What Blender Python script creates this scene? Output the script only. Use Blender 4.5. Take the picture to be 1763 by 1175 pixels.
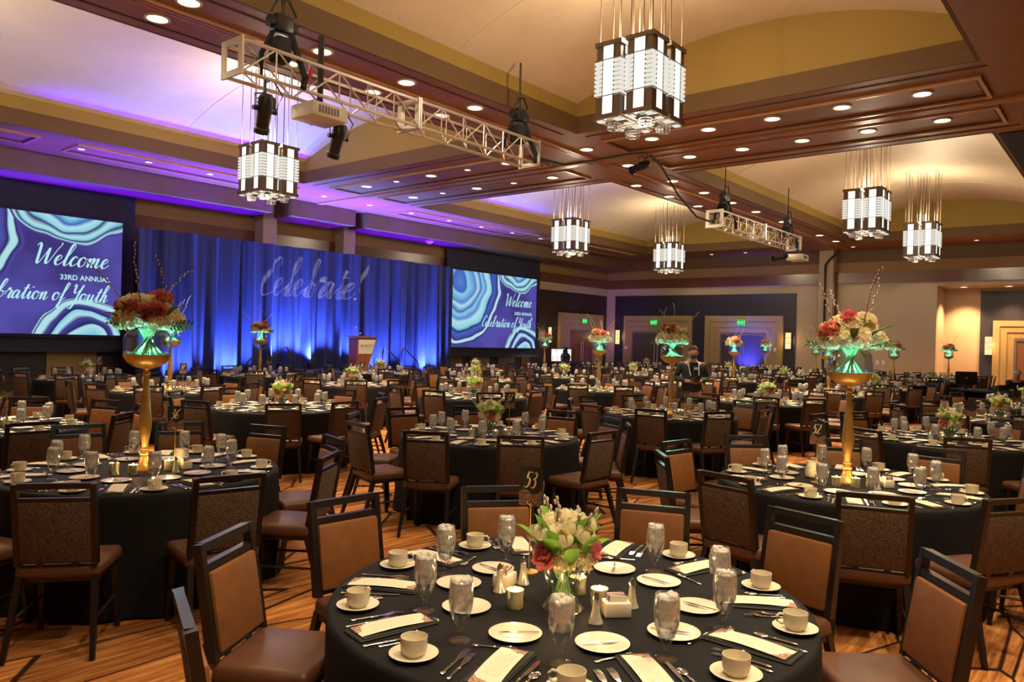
import bpy, bmesh, math, random
from mathutils import Vector, Matrix

# ------------------------------------------------------------------ clear, camera, world, exposure
for o in list(bpy.data.objects):
    bpy.data.objects.remove(o, do_unlink=True)
SC = bpy.context.scene
COL = SC.collection
R = random.Random(7)
PI = math.pi

cam_d = bpy.data.cameras.new('camera_main')
cam = bpy.data.objects.new('camera_main', cam_d)
COL.objects.link(cam)
cam_d.sensor_width = 36.0
cam_d.lens = 1320.85 / 1763 * 36.0
cam_d.clip_start = 0.02
cam_d.clip_end = 200
YAW, PIT, ROL = 0.69317688, -0.00184166, 0.02717413
fw = Vector((math.cos(YAW) * math.cos(PIT), math.sin(YAW) * math.cos(PIT), math.sin(PIT)))
rt = Vector((math.sin(YAW), -math.cos(YAW), 0))
up = rt.cross(fw)
rt2 = math.cos(ROL) * rt + math.sin(ROL) * up
up2 = -math.sin(ROL) * rt + math.cos(ROL) * up
CAM = Vector((0, 0, 1.76))
cam.matrix_world = Matrix(((rt2.x, up2.x, -fw.x, CAM.x), (rt2.y, up2.y, -fw.y, CAM.y), (rt2.z, up2.z, -fw.z, CAM.z), (0, 0, 0, 1)))
SC.camera = cam

def view_xy(p):
    """depth and sideways place of a point as seen from the photographer"""
    d = Vector(p) - CAM
    return d.dot(fw), d.dot(rt2), d.dot(up2)

def in_view(p, m=0.12):
    z, x, y = view_xy(p)
    if z < 0.3:
        return False
    return abs(x / z) < 0.667 + m and abs(y / z) < 0.445 + m

SC.view_settings.view_transform = 'Standard'
SC.view_settings.look = 'None'
SC.view_settings.exposure = 0.0
SC.view_settings.gamma = 1.0
SC.view_settings.use_curve_mapping = False
SC.cycles.use_denoising = True
SC.cycles.max_bounces = 7
SC.cycles.diffuse_bounces = 3
SC.cycles.glossy_bounces = 3
SC.cycles.transparent_max_bounces = 10
SC.cycles.caustics_reflective = False
SC.cycles.caustics_refractive = False
SC.cycles.sample_clamp_indirect = 3.0

W = bpy.data.worlds.new('world')
SC.world = W
W.use_nodes = True
W.node_tree.nodes['Background'].inputs[0].default_value = (1.0, 0.72, 0.5, 1)
W.node_tree.nodes['Background'].inputs[1].default_value = 0.05

P_DOWN = 540.0
P_SMALL = 110.0
E_CHAND = 7.0       # chandelier panels
P_CHT, P_CHB = 290.0, 80.0
P_BLUE = 2300.0      # curtain uplights
P_WASH = 21000.0    # narrow ceiling wash lamps on the stage
WARM = (1.0, 0.76, 0.46)

# ------------------------------------------------------------------ helpers
def lin(r, g, b):
    f = lambda c: (c / 255 / 12.92) if c / 255 <= 0.04045 else ((c / 255 + 0.055) / 1.055) ** 2.4
    return (f(r), f(g), f(b))

def nt(m):
    m.use_nodes = True
    t = m.node_tree
    return t, t.nodes, t.links

def pm(name, col, rough=0.6, metal=0.0, var=0.18, scale=9.0, bump=0.0, stretch=None, spec=0.5, coat=0.0, detail=3):
    """procedural principled material: noise-varied colour, optional relief"""
    m = bpy.data.materials.new(name)
    t, n, l = nt(m)
    b = n['Principled BSDF']
    b.inputs['Roughness'].default_value = rough
    b.inputs['Metallic'].default_value = metal
    b.inputs['Specular IOR Level'].default_value = spec
    if coat: b.inputs['Coat Weight'].default_value = coat
    tc = n.new('ShaderNodeTexCoord')
    no = n.new('ShaderNodeTexNoise')
    no.inputs['Scale'].default_value = scale
    no.inputs['Detail'].default_value = detail
    src = tc.outputs['Object']
    if stretch:
        mp = n.new('ShaderNodeMapping')
        mp.inputs['Scale'].default_value = stretch
        l.new(src, mp.inputs[0]); src = mp.outputs[0]
    l.new(src, no.inputs['Vector'])
    cr = n.new('ShaderNodeValToRGB')
    cr.color_ramp.elements[0].position = 0.3
    cr.color_ramp.elements[1].position = 0.7
    cr.color_ramp.elements[0].color = tuple(c * (1 - var) for c in col) + (1,)
    cr.color_ramp.elements[1].color = tuple(min(1, c * (1 + var)) for c in col) + (1,)
    l.new(no.outputs['Fac'], cr.inputs[0])
    l.new(cr.outputs[0], b.inputs['Base Color'])
    if bump:
        bp = n.new('ShaderNodeBump')
        bp.inputs['Strength'].default_value = bump
        bp.inputs['Distance'].default_value = 0.01
        l.new(no.outputs['Fac'], bp.inputs['Height'])
        l.new(bp.outputs[0], b.inputs['Normal'])
    return m

def em(name, col, strength, var=0.0, scale=6):
    m = bpy.data.materials.new(name)
    t, n, l = nt(m)
    n.remove(n['Principled BSDF'])
    e = n.new('ShaderNodeEmission')
    e.inputs[1].default_value = strength
    e.inputs[0].default_value = tuple(col) + (1,)
    if var:
        tc = n.new('ShaderNodeTexCoord'); no = n.new('ShaderNodeTexNoise'); no.inputs['Scale'].default_value = scale
        l.new(tc.outputs['Object'], no.inputs['Vector'])
        mx = n.new('ShaderNodeMapRange'); mx.inputs[3].default_value = strength * (1 - var); mx.inputs[4].default_value = strength * (1 + var)
        l.new(no.outputs['Fac'], mx.inputs[0]); l.new(mx.outputs[0], e.inputs[1])
    l.new(e.outputs[0], n['Material Output'].inputs[0])
    return m

def glassy(name, tint=(1, 1, 1), refl=1.0, milk=0.0, milkcol=(0.8, 0.8, 0.8), base=0.04):
    """thin clear glass: see-through with a fresnel sheen, optionally milky"""
    m = bpy.data.materials.new(name)
    t, n, l = nt(m)
    n.remove(n['Principled BSDF'])
    tr = n.new('ShaderNodeBsdfTransparent'); tr.inputs[0].default_value = tuple(tint) + (1,)
    gl = n.new('ShaderNodeBsdfGlossy'); gl.inputs['Roughness'].default_value = 0.03
    gl.inputs[0].default_value = (refl, refl, refl, 1)
    lw = n.new('ShaderNodeLayerWeight'); lw.inputs[0].default_value = 0.35
    ma = n.new('ShaderNodeMath'); ma.operation = 'MULTIPLY_ADD'; ma.inputs[1].default_value = 0.42; ma.inputs[2].default_value = base
    ma.use_clamp = True
    l.new(lw.outputs['Fresnel'], ma.inputs[0])
    mx = n.new('ShaderNodeMixShader')
    l.new(ma.outputs[0], mx.inputs[0]); l.new(tr.outputs[0], mx.inputs[1]); l.new(gl.outputs[0], mx.inputs[2])
    out = mx.outputs[0]
    if milk:
        tc = n.new('ShaderNodeTexCoord'); no = n.new('ShaderNodeTexNoise')
        no.inputs['Scale'].default_value = 55; no.inputs['Detail'].default_value = 2
        l.new(tc.outputs['Object'], no.inputs['Vector'])
        mr = n.new('ShaderNodeMapRange'); mr.inputs[1].default_value = 0.35; mr.inputs[2].default_value = 0.65
        mr.inputs[3].default_value = milk * 0.55; mr.inputs[4].default_value = min(1, milk * 1.3)
        l.new(no.outputs['Fac'], mr.inputs[0])
        d1 = n.new('ShaderNodeBsdfDiffuse'); d1.inputs[0].default_value = tuple(milkcol) + (1,)
        d2 = n.new('ShaderNodeBsdfTranslucent'); d2.inputs[0].default_value = tuple(milkcol) + (1,)
        df = n.new('ShaderNodeMixShader'); df.inputs[0].default_value = 0.4; l.new(d1.outputs[0], df.inputs[1]); l.new(d2.outputs[0], df.inputs[2])
        m2 = n.new('ShaderNodeMixShader')
        l.new(mr.outputs[0], m2.inputs[0]); l.new(out, m2.inputs[1]); l.new(df.outputs[0], m2.inputs[2])
        out = m2.outputs[0]
    l.new(out, n['Material Output'].inputs[0])
    return m

def petal_mat(name, col, var=.12, scale=30):
    m = pm(name, col, .6, var=var, scale=scale, spec=.2)
    t, n, l = nt(m)
    b = n['Principled BSDF']; src = b.inputs['Base Color'].links[0].from_socket
    tr = n.new('ShaderNodeBsdfTranslucent'); l.new(src, tr.inputs[0])
    mx = n.new('ShaderNodeMixShader'); mx.inputs[0].default_value = .42
    l.new(b.outputs[0], mx.inputs[1]); l.new(tr.outputs[0], mx.inputs[2]); l.new(mx.outputs[0], n['Material Output'].inputs[0])
    return m

class MB:
    """collects geometry into one mesh"""
    def __init__(s):
        s.v = []; s.f = []; s.m = []; s.cur = 0
    def add(s, vs, fs):
        o = len(s.v)
        s.v += [tuple(p) for p in vs]
        s.f += [tuple(i + o for i in q) for q in fs]
        s.m += [s.cur] * len(fs)
        return s
    def hexa(s, p):   # 8 points: bottom ccw 0-3, top 4-7
        return s.add(p, [(3, 2, 1, 0), (4, 5, 6, 7), (0, 1, 5, 4), (1, 2, 6, 5), (2, 3, 7, 6), (3, 0, 4, 7)])
    def box(s, a, b):
        x0, y0, z0 = (min(a[i], b[i]) for i in range(3)); x1, y1, z1 = (max(a[i], b[i]) for i in range(3))
        return s.hexa([(x0, y0, z0), (x1, y0, z0), (x1, y1, z0), (x0, y1, z0), (x0, y0, z1), (x1, y0, z1), (x1, y1, z1), (x0, y1, z1)])
    def rbox(s, a, b, r=0.02, seg=2):
        bm = bmesh.new()
        bmesh.ops.create_cube(bm, size=1)
        for v in bm.verts:
            v.co = Vector([(a[i] + b[i]) / 2 + v.co[i] * (b[i] - a[i]) for i in range(3)])
        bmesh.ops.bevel(bm, geom=list(bm.edges), offset=r, segments=seg, affect='EDGES', profile=0.5)
        bm.verts.index_update()
        s.add([v.co[:] for v in bm.verts], [[v.index for v in f.verts] for f in bm.faces])
        bm.free()
        return s
    def bar(s, p0, p1, w0, w1=None, upv=(0, 0, 1), d0=None, d1=None):   # rectangular bar between two points
        w1 = w0 if w1 is None else w1; d0 = w0 if d0 is None else d0; d1 = d0 * (w1 / w0) if d1 is None else d1
        p0 = Vector(p0); p1 = Vector(p1); ax = (p1 - p0).normalized()
        sx = ax.cross(Vector(upv))
        if sx.length < 1e-4: sx = ax.cross(Vector((1, 0, 0)))
        sx.normalize(); sy = sx.cross(ax).normalized()
        q = []
        for p, w, d in ((p0, w0, d0), (p1, w1, d1)):
            q += [p - sx * w / 2 - sy * d / 2, p + sx * w / 2 - sy * d / 2, p + sx * w / 2 + sy * d / 2, p - sx * w / 2 + sy * d / 2]
        return s.hexa(q)
    def path(s, pts, rad, n=8, caps=True):   # round tube through points
        pts = [Vector(p) for p in pts]
        if not hasattr(rad, '__len__'): rad = [rad] * len(pts)
        vs = []; fs = []
        for i, p in enumerate(pts):
            t = (pts[min(i + 1, len(pts) - 1)] - pts[max(i - 1, 0)]).normalized()
            a = t.cross(Vector((0, 0, 1)))
            if a.length < 0.05: a = t.cross(Vector((1, 0, 0)))
            a.normalize(); b = t.cross(a)
            for k in range(n):
                c = 2 * PI * k / n
                vs.append(p + (a * math.cos(c) + b * math.sin(c)) * rad[i])
        for i in range(len(pts) - 1):
            for k in range(n):
                fs.append((i * n + k, i * n + (k + 1) % n, (i + 1) * n + (k + 1) % n, (i + 1) * n + k))
        if caps:
            fs.append(tuple(range(n - 1, -1, -1))); fs.append(tuple((len(pts) - 1) * n + k for k in range(n)))
        return s.add(vs, fs)
    def lathe(s, prof, n=16, c=(0, 0, 0)):
        vs = []; fs = []
        for r, z in prof:
            for k in range(n):
                a = 2 * PI * k / n
                vs.append((c[0] + r * math.cos(a), c[1] + r * math.sin(a), c[2] + z))
        for i in range(len(prof) - 1):
            for k in range(n):
                fs.append((i * n + k, i * n + (k + 1) % n, (i + 1) * n + (k + 1) % n, (i + 1) * n + k))
        return s.add(vs, fs)
    def grid(s, rows):
        w = len(rows[0]); vs = [p for r in rows for p in r]
        fs = [(i * w + j, i * w + j + 1, (i + 1) * w + j + 1, (i + 1) * w + j) for i in range(len(rows) - 1) for j in range(w - 1)]
        return s.add(vs, fs)
    def ball(s, c, r, n=8, m=6):
        sx, sy, sz = r if hasattr(r, '__len__') else (r, r, r)
        prof = []
        vs = []; fs = []
        for i in range(m + 1):
            a = PI * i / m
            for k in range(n):
                b = 2 * PI * k / n
                vs.append((c[0] + sx * math.sin(a) * math.cos(b), c[1] + sy * math.sin(a) * math.sin(b), c[2] - sz * math.cos(a)))
        for i in range(m):
            for k in range(n):
                fs.append((i * n + k, i * n + (k + 1) % n, (i + 1) * n + (k + 1) % n, (i + 1) * n + k))
        return s.add(vs, fs)
    def prism(s, poly, f0, f1):   # polygon (list of 2d) extruded between two mapping functions
        n = len(poly)
        vs = [f0(*p) for p in poly] + [f1(*p) for p in poly]
        fs = [tuple(range(n - 1, -1, -1)), tuple(range(n, 2 * n))] + [(i, (i + 1) % n, n + (i + 1) % n, n + i) for i in range(n)]
        return s.add(vs, fs)
    def xf(s, M):
        s.v = [tuple(M @ Vector(p)) for p in s.v]; return s
    def mesh(s, name, mats, smooth=True, ang=0.6):
        me = bpy.data.meshes.new(name)
        me.from_pydata(s.v, [], s.f)
        for m in (mats if isinstance(mats, (list, tuple)) else [mats]): me.materials.append(m)
        if any(s.m):
            me.polygons.foreach_set('material_index', s.m)
        if smooth:
            me.polygons.foreach_set('use_smooth', [True] * len(me.polygons))
            try: me.set_sharp_from_angle(angle=ang)
            except Exception: pass
        me.update()
        return me

def obj(name, me, parent=None, loc=(0, 0, 0), rz=0.0, rot=None):
    o = bpy.data.objects.new(name, me)
    COL.objects.link(o)
    if parent is not None: o.parent = parent
    o.location = loc
    o.rotation_euler = rot if rot else (0, 0, rz)
    return o

def tag(o, label, cat, group=None, kind=None):
    o['label'] = label; o['category'] = cat
    if group: o['group'] = group
    if kind: o['kind'] = kind
    return o

def thing(name, label, cat, loc=(0, 0, 0), rz=0.0, group=None):
    return tag(obj(name, None, None, loc, rz), label, cat, group)

def struct(name, mb, mat, parent=None, smooth=False):
    o = obj(name, mb.mesh(name, mat, smooth), parent)
    o['kind'] = 'structure'
    return o

def copy_tree(o, parent=None):
    c = o.copy(); COL.objects.link(c)
    if parent is not None: c.parent = parent
    for ch in list(o.children):
        if ch is not c: copy_tree(ch, c)
    return c

def light(name, kind, loc, energy, color, parent=None, **kw):
    d = bpy.data.lights.new(name, kind)
    d.energy = energy; d.color = color
    aim = kw.pop('aim', None)
    for k, v in kw.items(): setattr(d, k, v)
    o = bpy.data.objects.new(name, d); COL.objects.link(o)
    o.location = loc
    if aim is not None:
        o.rotation_euler = (Vector(aim)).to_track_quat('-Z', 'Y').to_euler()
    if parent is not None: o.parent = parent
    return o

# ------------------------------------------------------------------ brush lettering
GL = {
 'W': (1.75, [[(.0, 1.75), (.14, 2.05), (.3, 1.8), (.38, .9), (.45, .15), (.6, .1), (.85, .9), (1.05, 1.6), (1.08, 1.3), (1.1, .4), (1.2, .05), (1.4, .4), (1.7, 1.5), (1.95, 2.15), (1.82, 2.2)]]),
 'e': (.7, [[(0, .35), (.3, .5), (.52, .78), (.4, 1.0), (.18, .8), (.12, .35), (.3, .02), (.55, .15), (.75, .42)]]),
 'l': (.58, [[(0, .35), (.35, 1.1), (.6, 1.95), (.5, 2.25), (.33, 1.95), (.22, .9), (.2, .2), (.35, 0), (.62, .38)]]),
 'c': (.68, [[(.55, .8), (.45, 1.0), (.22, .85), (.1, .4), (.25, .02), (.48, .12), (.72, .4)]]),
 'o': (.8, [[(.42, 1.0), (.18, .85), (.1, .4), (.28, 0), (.56, .2), (.62, .7), (.42, 1.0), (.55, .82), (.85, .85)]]),
 'm': (1.2, [[(0, .45), (.14, .95), (.17, .6), (.12, 0)], [(.14, .3), (.38, .95), (.5, .85), (.46, 0)], [(.48, .3), (.75, .95), (.87, .85), (.82, .2), (.94, 0), (1.22, .4)]]),
 'C': (.92, [[(.98, 1.65), (1.0, 2.0), (.8, 2.15), (.42, 1.7), (.14, .8), (.2, .15), (.5, 0), (.95, .4)]]),
 'b': (.8, [[(0, .35), (.32, 1.0), (.62, 1.95), (.52, 2.25), (.35, 1.95), (.2, .9), (.18, .15), (.42, 0), (.64, .3), (.58, .75), (.38, .85), (.6, .72), (.85, .8)]]),
 'r': (.72, [[(0, .35), (.2, .95), (.24, 1.2), (.38, 1.15), (.34, .95), (.58, .9), (.52, .5), (.48, .12), (.6, 0), (.78, .38)]]),
 'a': (.88, [[(.58, .85), (.38, 1.0), (.14, .7), (.1, .25), (.24, 0), (.42, .25), (.6, .95), (.56, .3), (.66, 0), (.92, .4)]]),
 't': (.58, [[(0, .38), (.32, 1.2), (.42, 1.75), (.3, 1.2), (.22, .3), (.35, 0), (.62, .4)], [(.02, 1.25), (.3, 1.32), (.62, 1.3)]]),
 'i': (.48, [[(0, .38), (.2, .95), (.18, .3), (.3, 0), (.52, .4)], [(.3, 1.4), (.34, 1.5), (.36, 1.4)]]),
 'n': (.82, [[(0, .45), (.14, .95), (.17, .6), (.12, 0)], [(.14, .3), (.4, .95), (.53, .85), (.48, .2), (.6, 0), (.86, .4)]]),
 'f': (.62, [[(0, .35), (.35, 1.1), (.6, 1.95), (.5, 2.25), (.35, 1.95), (.24, .8), (.14, -.5), (.05, -.9), (-.02, -.6), (.25, 0), (.62, .4)]]),
 'Y': (1.02, [[(.02, 1.8), (.14, 2.1), (.28, 1.9), (.28, 1.2), (.45, .98), (.75, 1.35), (1.02, 2.1), (.85, 1.2), (.62, -.3), (.38, -.95), (.14, -.8), (.35, -.2), (.95, .4)]]),
 'u': (.9, [[(0, .45), (.18, .95), (.14, .3), (.26, 0), (.46, .3), (.6, .95), (.56, .3), (.66, 0), (.94, .4)]]),
 'h': (.84, [[(0, .35), (.32, 1.0), (.62, 1.95), (.52, 2.25), (.35, 1.95), (.22, .9), (.12, 0)], [(.15, .3), (.4, .95), (.56, .85), (.5, .2), (.62, 0), (.88, .4)]]),
 '!': (.5, [[(.55, 2.15), (.4, 1.3), (.22, .5)], [(.1, .1), (.15, .0), (.2, .1)]]),
 ' ': (.45, []),
 '1': (.6, [[(.1, 1.4), (.4, 1.9), (.34, 1.0), (.24, 0)]]),
 '2': (.85, [[(.12, 1.45), (.3, 1.9), (.6, 1.75), (.58, 1.3), (.3, .6), (.02, .05), (.3, .18), (.5, 0), (.78, .2)]]),
 '3': (.8, [[(.2, 1.7), (.48, 1.92), (.68, 1.6), (.52, 1.2), (.3, 1.05), (.6, .9), (.62, .4), (.35, 0), (.02, .15)]]),
 '5': (.85, [[(.85, 1.95), (.6, 1.85), (.35, 1.88), (.24, 1.15), (.48, 1.2), (.64, .8), (.5, .2), (.2, 0), (-.02, .2)]]),
 '6': (.85, [[(.78, 1.92), (.42, 1.55), (.16, .8), (.15, .2), (.38, 0), (.62, .3), (.6, .75), (.36, .85), (.16, .5)]]),
 '7': (.8, [[(.08, 1.72), (.28, 1.88), (.8, 1.88), (.52, 1.1), (.26, 0)]]),
}
def smooth(pts, k=5):
    out = []
    n = len(pts)
    for i in range(n - 1):
        p0 = pts[max(i - 1, 0)]; p1 = pts[i]; p2 = pts[i + 1]; p3 = pts[min(i + 2, n - 1)]
        for j in range(k):
            t = j / k
            out.append(tuple(0.5 * ((2 * p1[a]) + (-p0[a] + p2[a]) * t + (2 * p0[a] - 5 * p1[a] + 4 * p2[a] - p3[a]) * t * t + (-p0[a] + 3 * p1[a] - 3 * p2[a] + p3[a]) * t ** 3) for a in (0, 1)))
    out.append(pts[-1])
    return out
def script_width(text): return sum(GL[c][0] for c in text)
def script_text(mb, text, fmap, size, wt=0.2, slant=0.3, wmin=0.3):
    """brush lettering as flat ribbons; fmap(u, v) gives the 3d point"""
    x = 0.0
    for ch in text:
        adv, strokes = GL[ch]
        for st in strokes:
            p = smooth(st)
            p = [((x + a + slant * b) * size, b * size) for a, b in p]
            L = []; Rr = []
            for i, q in enumerate(p):
                a = p[max(i - 1, 0)]; b = p[min(i + 1, len(p) - 1)]
                dx, dy = b[0] - a[0], b[1] - a[1]
                d = math.hypot(dx, dy) or 1e-6
                dx /= d; dy /= d
                w = wt * size * (wmin + (1 - wmin) * max(0, -dy)) * 0.5
                if i in (0, len(p) - 1): w *= 0.5
                L.append(fmap(q[0] - dy * w, q[1] + dx * w)); Rr.append(fmap(q[0] + dy * w, q[1] - dx * w))
            mb.grid([L, Rr])
        x += adv
    return mb
def sans_mesh(name, text, size, mat, extrude=0.0, bold=0.0, align='LEFT'):
    cu = bpy.data.curves.new(name, 'FONT')
    cu.body = text; cu.size = size; cu.extrude = extrude; cu.offset = bold; cu.align_x = align
    cu.resolution_u = 3
    o = bpy.data.objects.new(name, cu); COL.objects.link(o)
    bpy.context.view_layer.update()
    me = bpy.data.meshes.new_from_object(o.evaluated_get(bpy.context.evaluated_depsgraph_get()))
    bpy.data.objects.remove(o, do_unlink=True)
    me.materials.clear(); me.materials.append(mat)
    return me
# ------------------------------------------------------------------ materials
def carpet_mat():
    m = bpy.data.materials.new('carpet')
    t, n, l = nt(m)
    b = n['Principled BSDF']; b.inputs['Roughness'].default_value = 0.9; b.inputs['Specular IOR Level'].default_value = 0.15
    tc = n.new('ShaderNodeTexCoord')
    def mapped(sc, rz=0.0):
        mp = n.new('ShaderNodeMapping'); mp.inputs['Scale'].default_value = sc; mp.inputs['Rotation'].default_value = (0, 0, rz)
        l.new(tc.outputs['Object'], mp.inputs[0]); return mp.outputs[0]
    # woven wood-grain streaks
    no = n.new('ShaderNodeTexNoise'); no.inputs['Scale'].default_value = 1.0; no.inputs['Detail'].default_value = 5; no.inputs['Roughness'].default_value = 0.65
    l.new(mapped((1.6, 22, 1), 0.12), no.inputs['Vector'])
    cr = n.new('ShaderNodeValToRGB')
    e = cr.color_ramp.elements
    e[0].position = 0.3; e[0].color = lin(98, 54, 26) + (1,)
    e[1].position = 0.72; e[1].color = lin(216, 160, 96) + (1,)
    k = e.new(0.5); k.color = lin(164, 102, 52) + (1,)
    l.new(no.outputs['Fac'], cr.inputs[0])
    # big shapes of lighter and darker tone with dark outlines
    vo = n.new('ShaderNodeTexVoronoi'); vo.inputs['Scale'].default_value = 1.0
    l.new(mapped((0.9, 2.6, 1), 0.2), vo.inputs['Vector'])
    ve = n.new('ShaderNodeTexVoronoi'); ve.feature = 'DISTANCE_TO_EDGE'; ve.inputs['Scale'].default_value = 1.0
    l.new(mapped((0.9, 2.6, 1), 0.2), ve.inputs['Vector'])
    sep = n.new('ShaderNodeSeparateColor'); l.new(vo.outputs['Color'], sep.inputs[0])
    hs = n.new('ShaderNodeMapRange'); hs.inputs[3].default_value = 0.62; hs.inputs[4].default_value = 1.35
    l.new(sep.outputs[0], hs.inputs[0])
    mul = n.new('ShaderNodeVectorMath'); mul.operation = 'SCALE'
    l.new(cr.outputs[0], mul.inputs[0]); l.new(hs.outputs[0], mul.inputs['Scale'])
    edge = n.new('ShaderNodeMapRange'); edge.inputs[1].default_value = 0.013; edge.inputs[2].default_value = 0.024
    l.new(ve.outputs['Distance'], edge.inputs[0])
    mx = n.new('ShaderNodeMix'); mx.data_type = 'RGBA'
    mx.inputs['A'].default_value = lin(48, 26, 18) + (1,)
    l.new(edge.outputs[0], mx.inputs['Factor']); l.new(mul.outputs[0], mx.inputs['B'])
    l.new(mx.outputs['Result'], b.inputs['Base Color'])
    return m

M = {}
M['carpet'] = carpet_mat()
M['soffit'] = pm('soffit_brown', (0.26, 0.115, 0.046), 0.45, var=0.08, scale=2)
M['soffitbox'] = pm('box_brown', (0.15, 0.085, 0.045), 0.6, var=0.08, scale=2)
M['soffit_trim'] = pm('soffit_gloss_trim', (0.50, 0.26, 0.12), 0.25, var=0.06)
M['groove'] = pm('groove', (0.06, 0.022, 0.012), 0.6)
M['fascia'] = pm('fascia_brown', (0.13, 0.07, 0.026), 0.7, var=0.08, scale=30)
M['olive'] = pm('olive_band', (0.34, 0.225, 0.05), 0.75, var=0.06, scale=30)
M['vault'] = pm('vault_plaster', (0.80, 0.66, 0.48), 0.55, var=0.03, scale=3)
M['beige'] = pm('beige_fabric_wall', (0.44, 0.335, 0.235), 0.85, var=0.05, scale=60, bump=0.15)
M['tanband'] = pm('tan_band', (0.27, 0.15, 0.052), 0.7, var=0.08, scale=25)
M['maroon'] = pm('maroon_band', (0.13, 0.045, 0.028), 0.22, var=0.12, scale=12, stretch=(1, 1, 8))
M['darkwall'] = pm('dark_brown_wall', (0.032, 0.018, 0.015), 0.5, var=0.1, scale=20)
M['navy'] = pm('navy_panel', (0.022, 0.018, 0.028), 0.45, var=0.1, scale=40)
M['gold'] = pm('gold_panel', (0.36, 0.25, 0.105), 0.6, var=0.08, scale=18, stretch=(1, 1, 0.2))
M['goldline'] = pm('gold_panel_groove', (0.10, 0.065, 0.03), 0.6)
M['doorwood'] = pm('dark_door', (0.075, 0.055, 0.05), 0.35, var=0.15, scale=10, stretch=(1, 1, 0.1))
M['doorred'] = pm('walnut_door', (0.20, 0.075, 0.03), 0.35, var=0.15, scale=10, stretch=(1, 1, 0.1))
M['steel'] = pm('brushed_steel', (0.62, 0.6, 0.57), 0.28, metal=1.0, var=0.06, scale=60)
M['alu'] = pm('truss_aluminium', (0.80, 0.74, 0.64), 0.34, metal=0.75, var=0.05, scale=40)
M['black'] = pm('black_fabric', (0.012, 0.012, 0.018), 0.85, var=0.2, scale=30)
M['drape'] = pm('black_drape', (0.02, 0.02, 0.045), 0.8, var=0.2, scale=12)
M['blackmetal'] = pm('black_metal', (0.015, 0.015, 0.016), 0.35, var=0.2, scale=30)
M['rubber'] = pm('black_rubber', (0.01, 0.01, 0.01), 0.6)
M['white'] = pm('white_plastic', (0.72, 0.68, 0.6), 0.4, var=0.04)
M['bronze'] = pm('bronze_plate', (0.15, 0.11, 0.08), 0.45, var=0.1)
M['espresso'] = pm('espresso_frame', (0.013, 0.008, 0.0065), 0.36, var=0.25, scale=14)
M['tanvinyl'] = pm('tan_vinyl', (0.215, 0.078, 0.0185), 0.55, var=0.13, scale=14, bump=0.05)
M['seatvinyl'] = pm('shaded_brown_vinyl', (0.115, 0.05, 0.027), 0.42, var=0.1, scale=14, bump=0.05)  # back pad vinyl darkened; shade on the seats is put into the colour
M['speckle'] = pm('speckled_fabric', (0.09, 0.052, 0.03), 0.9, var=0.6, scale=120, bump=0.3, detail=1)
M['cloth'] = pm('black_tablecloth', (0.008, 0.0075, 0.009), 0.8, var=0.12, scale=160, bump=0.1, spec=0.22)
M['china'] = pm('cream_china', (0.78, 0.70, 0.54), 0.22, var=0.02)
M['paper'] = pm('cream_paper', (0.80, 0.72, 0.56), 0.7, var=0.03)
M['silver'] = pm('silver_cutlery', (0.8, 0.78, 0.74), 0.16, metal=1.0, var=0.04)
M['brass'] = pm('satin_gold', (0.78, 0.47, 0.13), 0.33, metal=0.85, var=0.12, scale=10)
M['mercury'] = pm('mercury_glass', (0.90, 0.72, 0.42), 0.14, metal=0.5, var=0.35, scale=45)
M['wax'] = pm('white_wax', (0.85, 0.75, 0.55), 0.5, var=0.03)
M['glass'] = glassy('clear_glass')
M['vase'] = glassy('vase_glass', (0.93, 0.98, 0.97), base=0.06)
M['ice'] = glassy('iced_water', (0.93, 0.93, 0.95), milk=0.92, milkcol=(0.96, 0.93, 0.88), base=0.06)
M['water'] = glassy('clear_water', (0.92, 0.94, 0.98), base=0.10)
M['leaf'] = petal_mat('green_leaf', (0.19, 0.40, 0.05), .3, 20)
M['darkleaf'] = pm('dark_leaf', (0.05, 0.12, 0.03), 0.45, var=0.35, scale=20)
M['stem'] = pm('pale_green_stem', (0.42, 0.62, 0.25), 0.4, var=0.3, scale=30)
M['cream'] = petal_mat('cream_petal', (0.95, 0.84, 0.55), .1, 70)
M['tulip'] = petal_mat('ivory_tulip', (0.92, 0.83, 0.55), .1)
M['pink'] = petal_mat('pink_petal', (0.75, 0.20, 0.22), .3)
M['coral'] = petal_mat('coral_petal', (0.85, 0.27, 0.18), .3)
M['dusty'] = petal_mat('dusty_red_petal', (0.58, 0.15, 0.12), .3)
M['twig'] = pm('twig', (0.10, 0.05, 0.03), 0.7)
M['catkin'] = pm('willow_catkin', (0.75, 0.66, 0.55), 0.7)
M['flame'] = em('candle_flame', (1.0, 0.62, 0.22), 14)
M['lamp'] = em('downlight_lens', (1.0, 0.86, 0.60), 6)
M['pin'] = em('pin_light', (1.0, 0.93, 0.95), 5)
M['panel'] = em('frosted_panel', (1.0, 0.97, 0.87), E_CHAND * 0.165, var=.12, scale=2.5)
M['louvre'] = em('lit_louvre', (1.0, 0.95, 0.84), E_CHAND * 0.12)
M['core'] = em('lantern_core', (1.0, 0.88, 0.66), .42)
M['sconce'] = em('sconce_shade', (1.0, 0.60, 0.28), 1.5, var=0.5, scale=9)
M['led'] = em('teal_led', (0.15, 1.0, 0.85), 4)
M['blueled'] = em('blue_led', (0.15, 0.25, 1.0), 6)

# ------------------------------------------------------------------ room shell
ZS, Z1, Z2, ZA = 6.16, 6.51, 6.80, 7.58      # soffit, fascia top, vault spring, vault crown
XB, YSW = 36.08, 23.2                         # back wall, stage wall
XA, YA_ = -7.0, -8.0                          # the unseen walls behind the photographer
COF = [(-2.1, 13.3, 2.09, 9.42), (-2.1, 13.3, 11.44, 19.14), (17.85, 33.3, 2.5, 9.42), (17.85, 33.3, 11.44, 19.14)]

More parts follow.
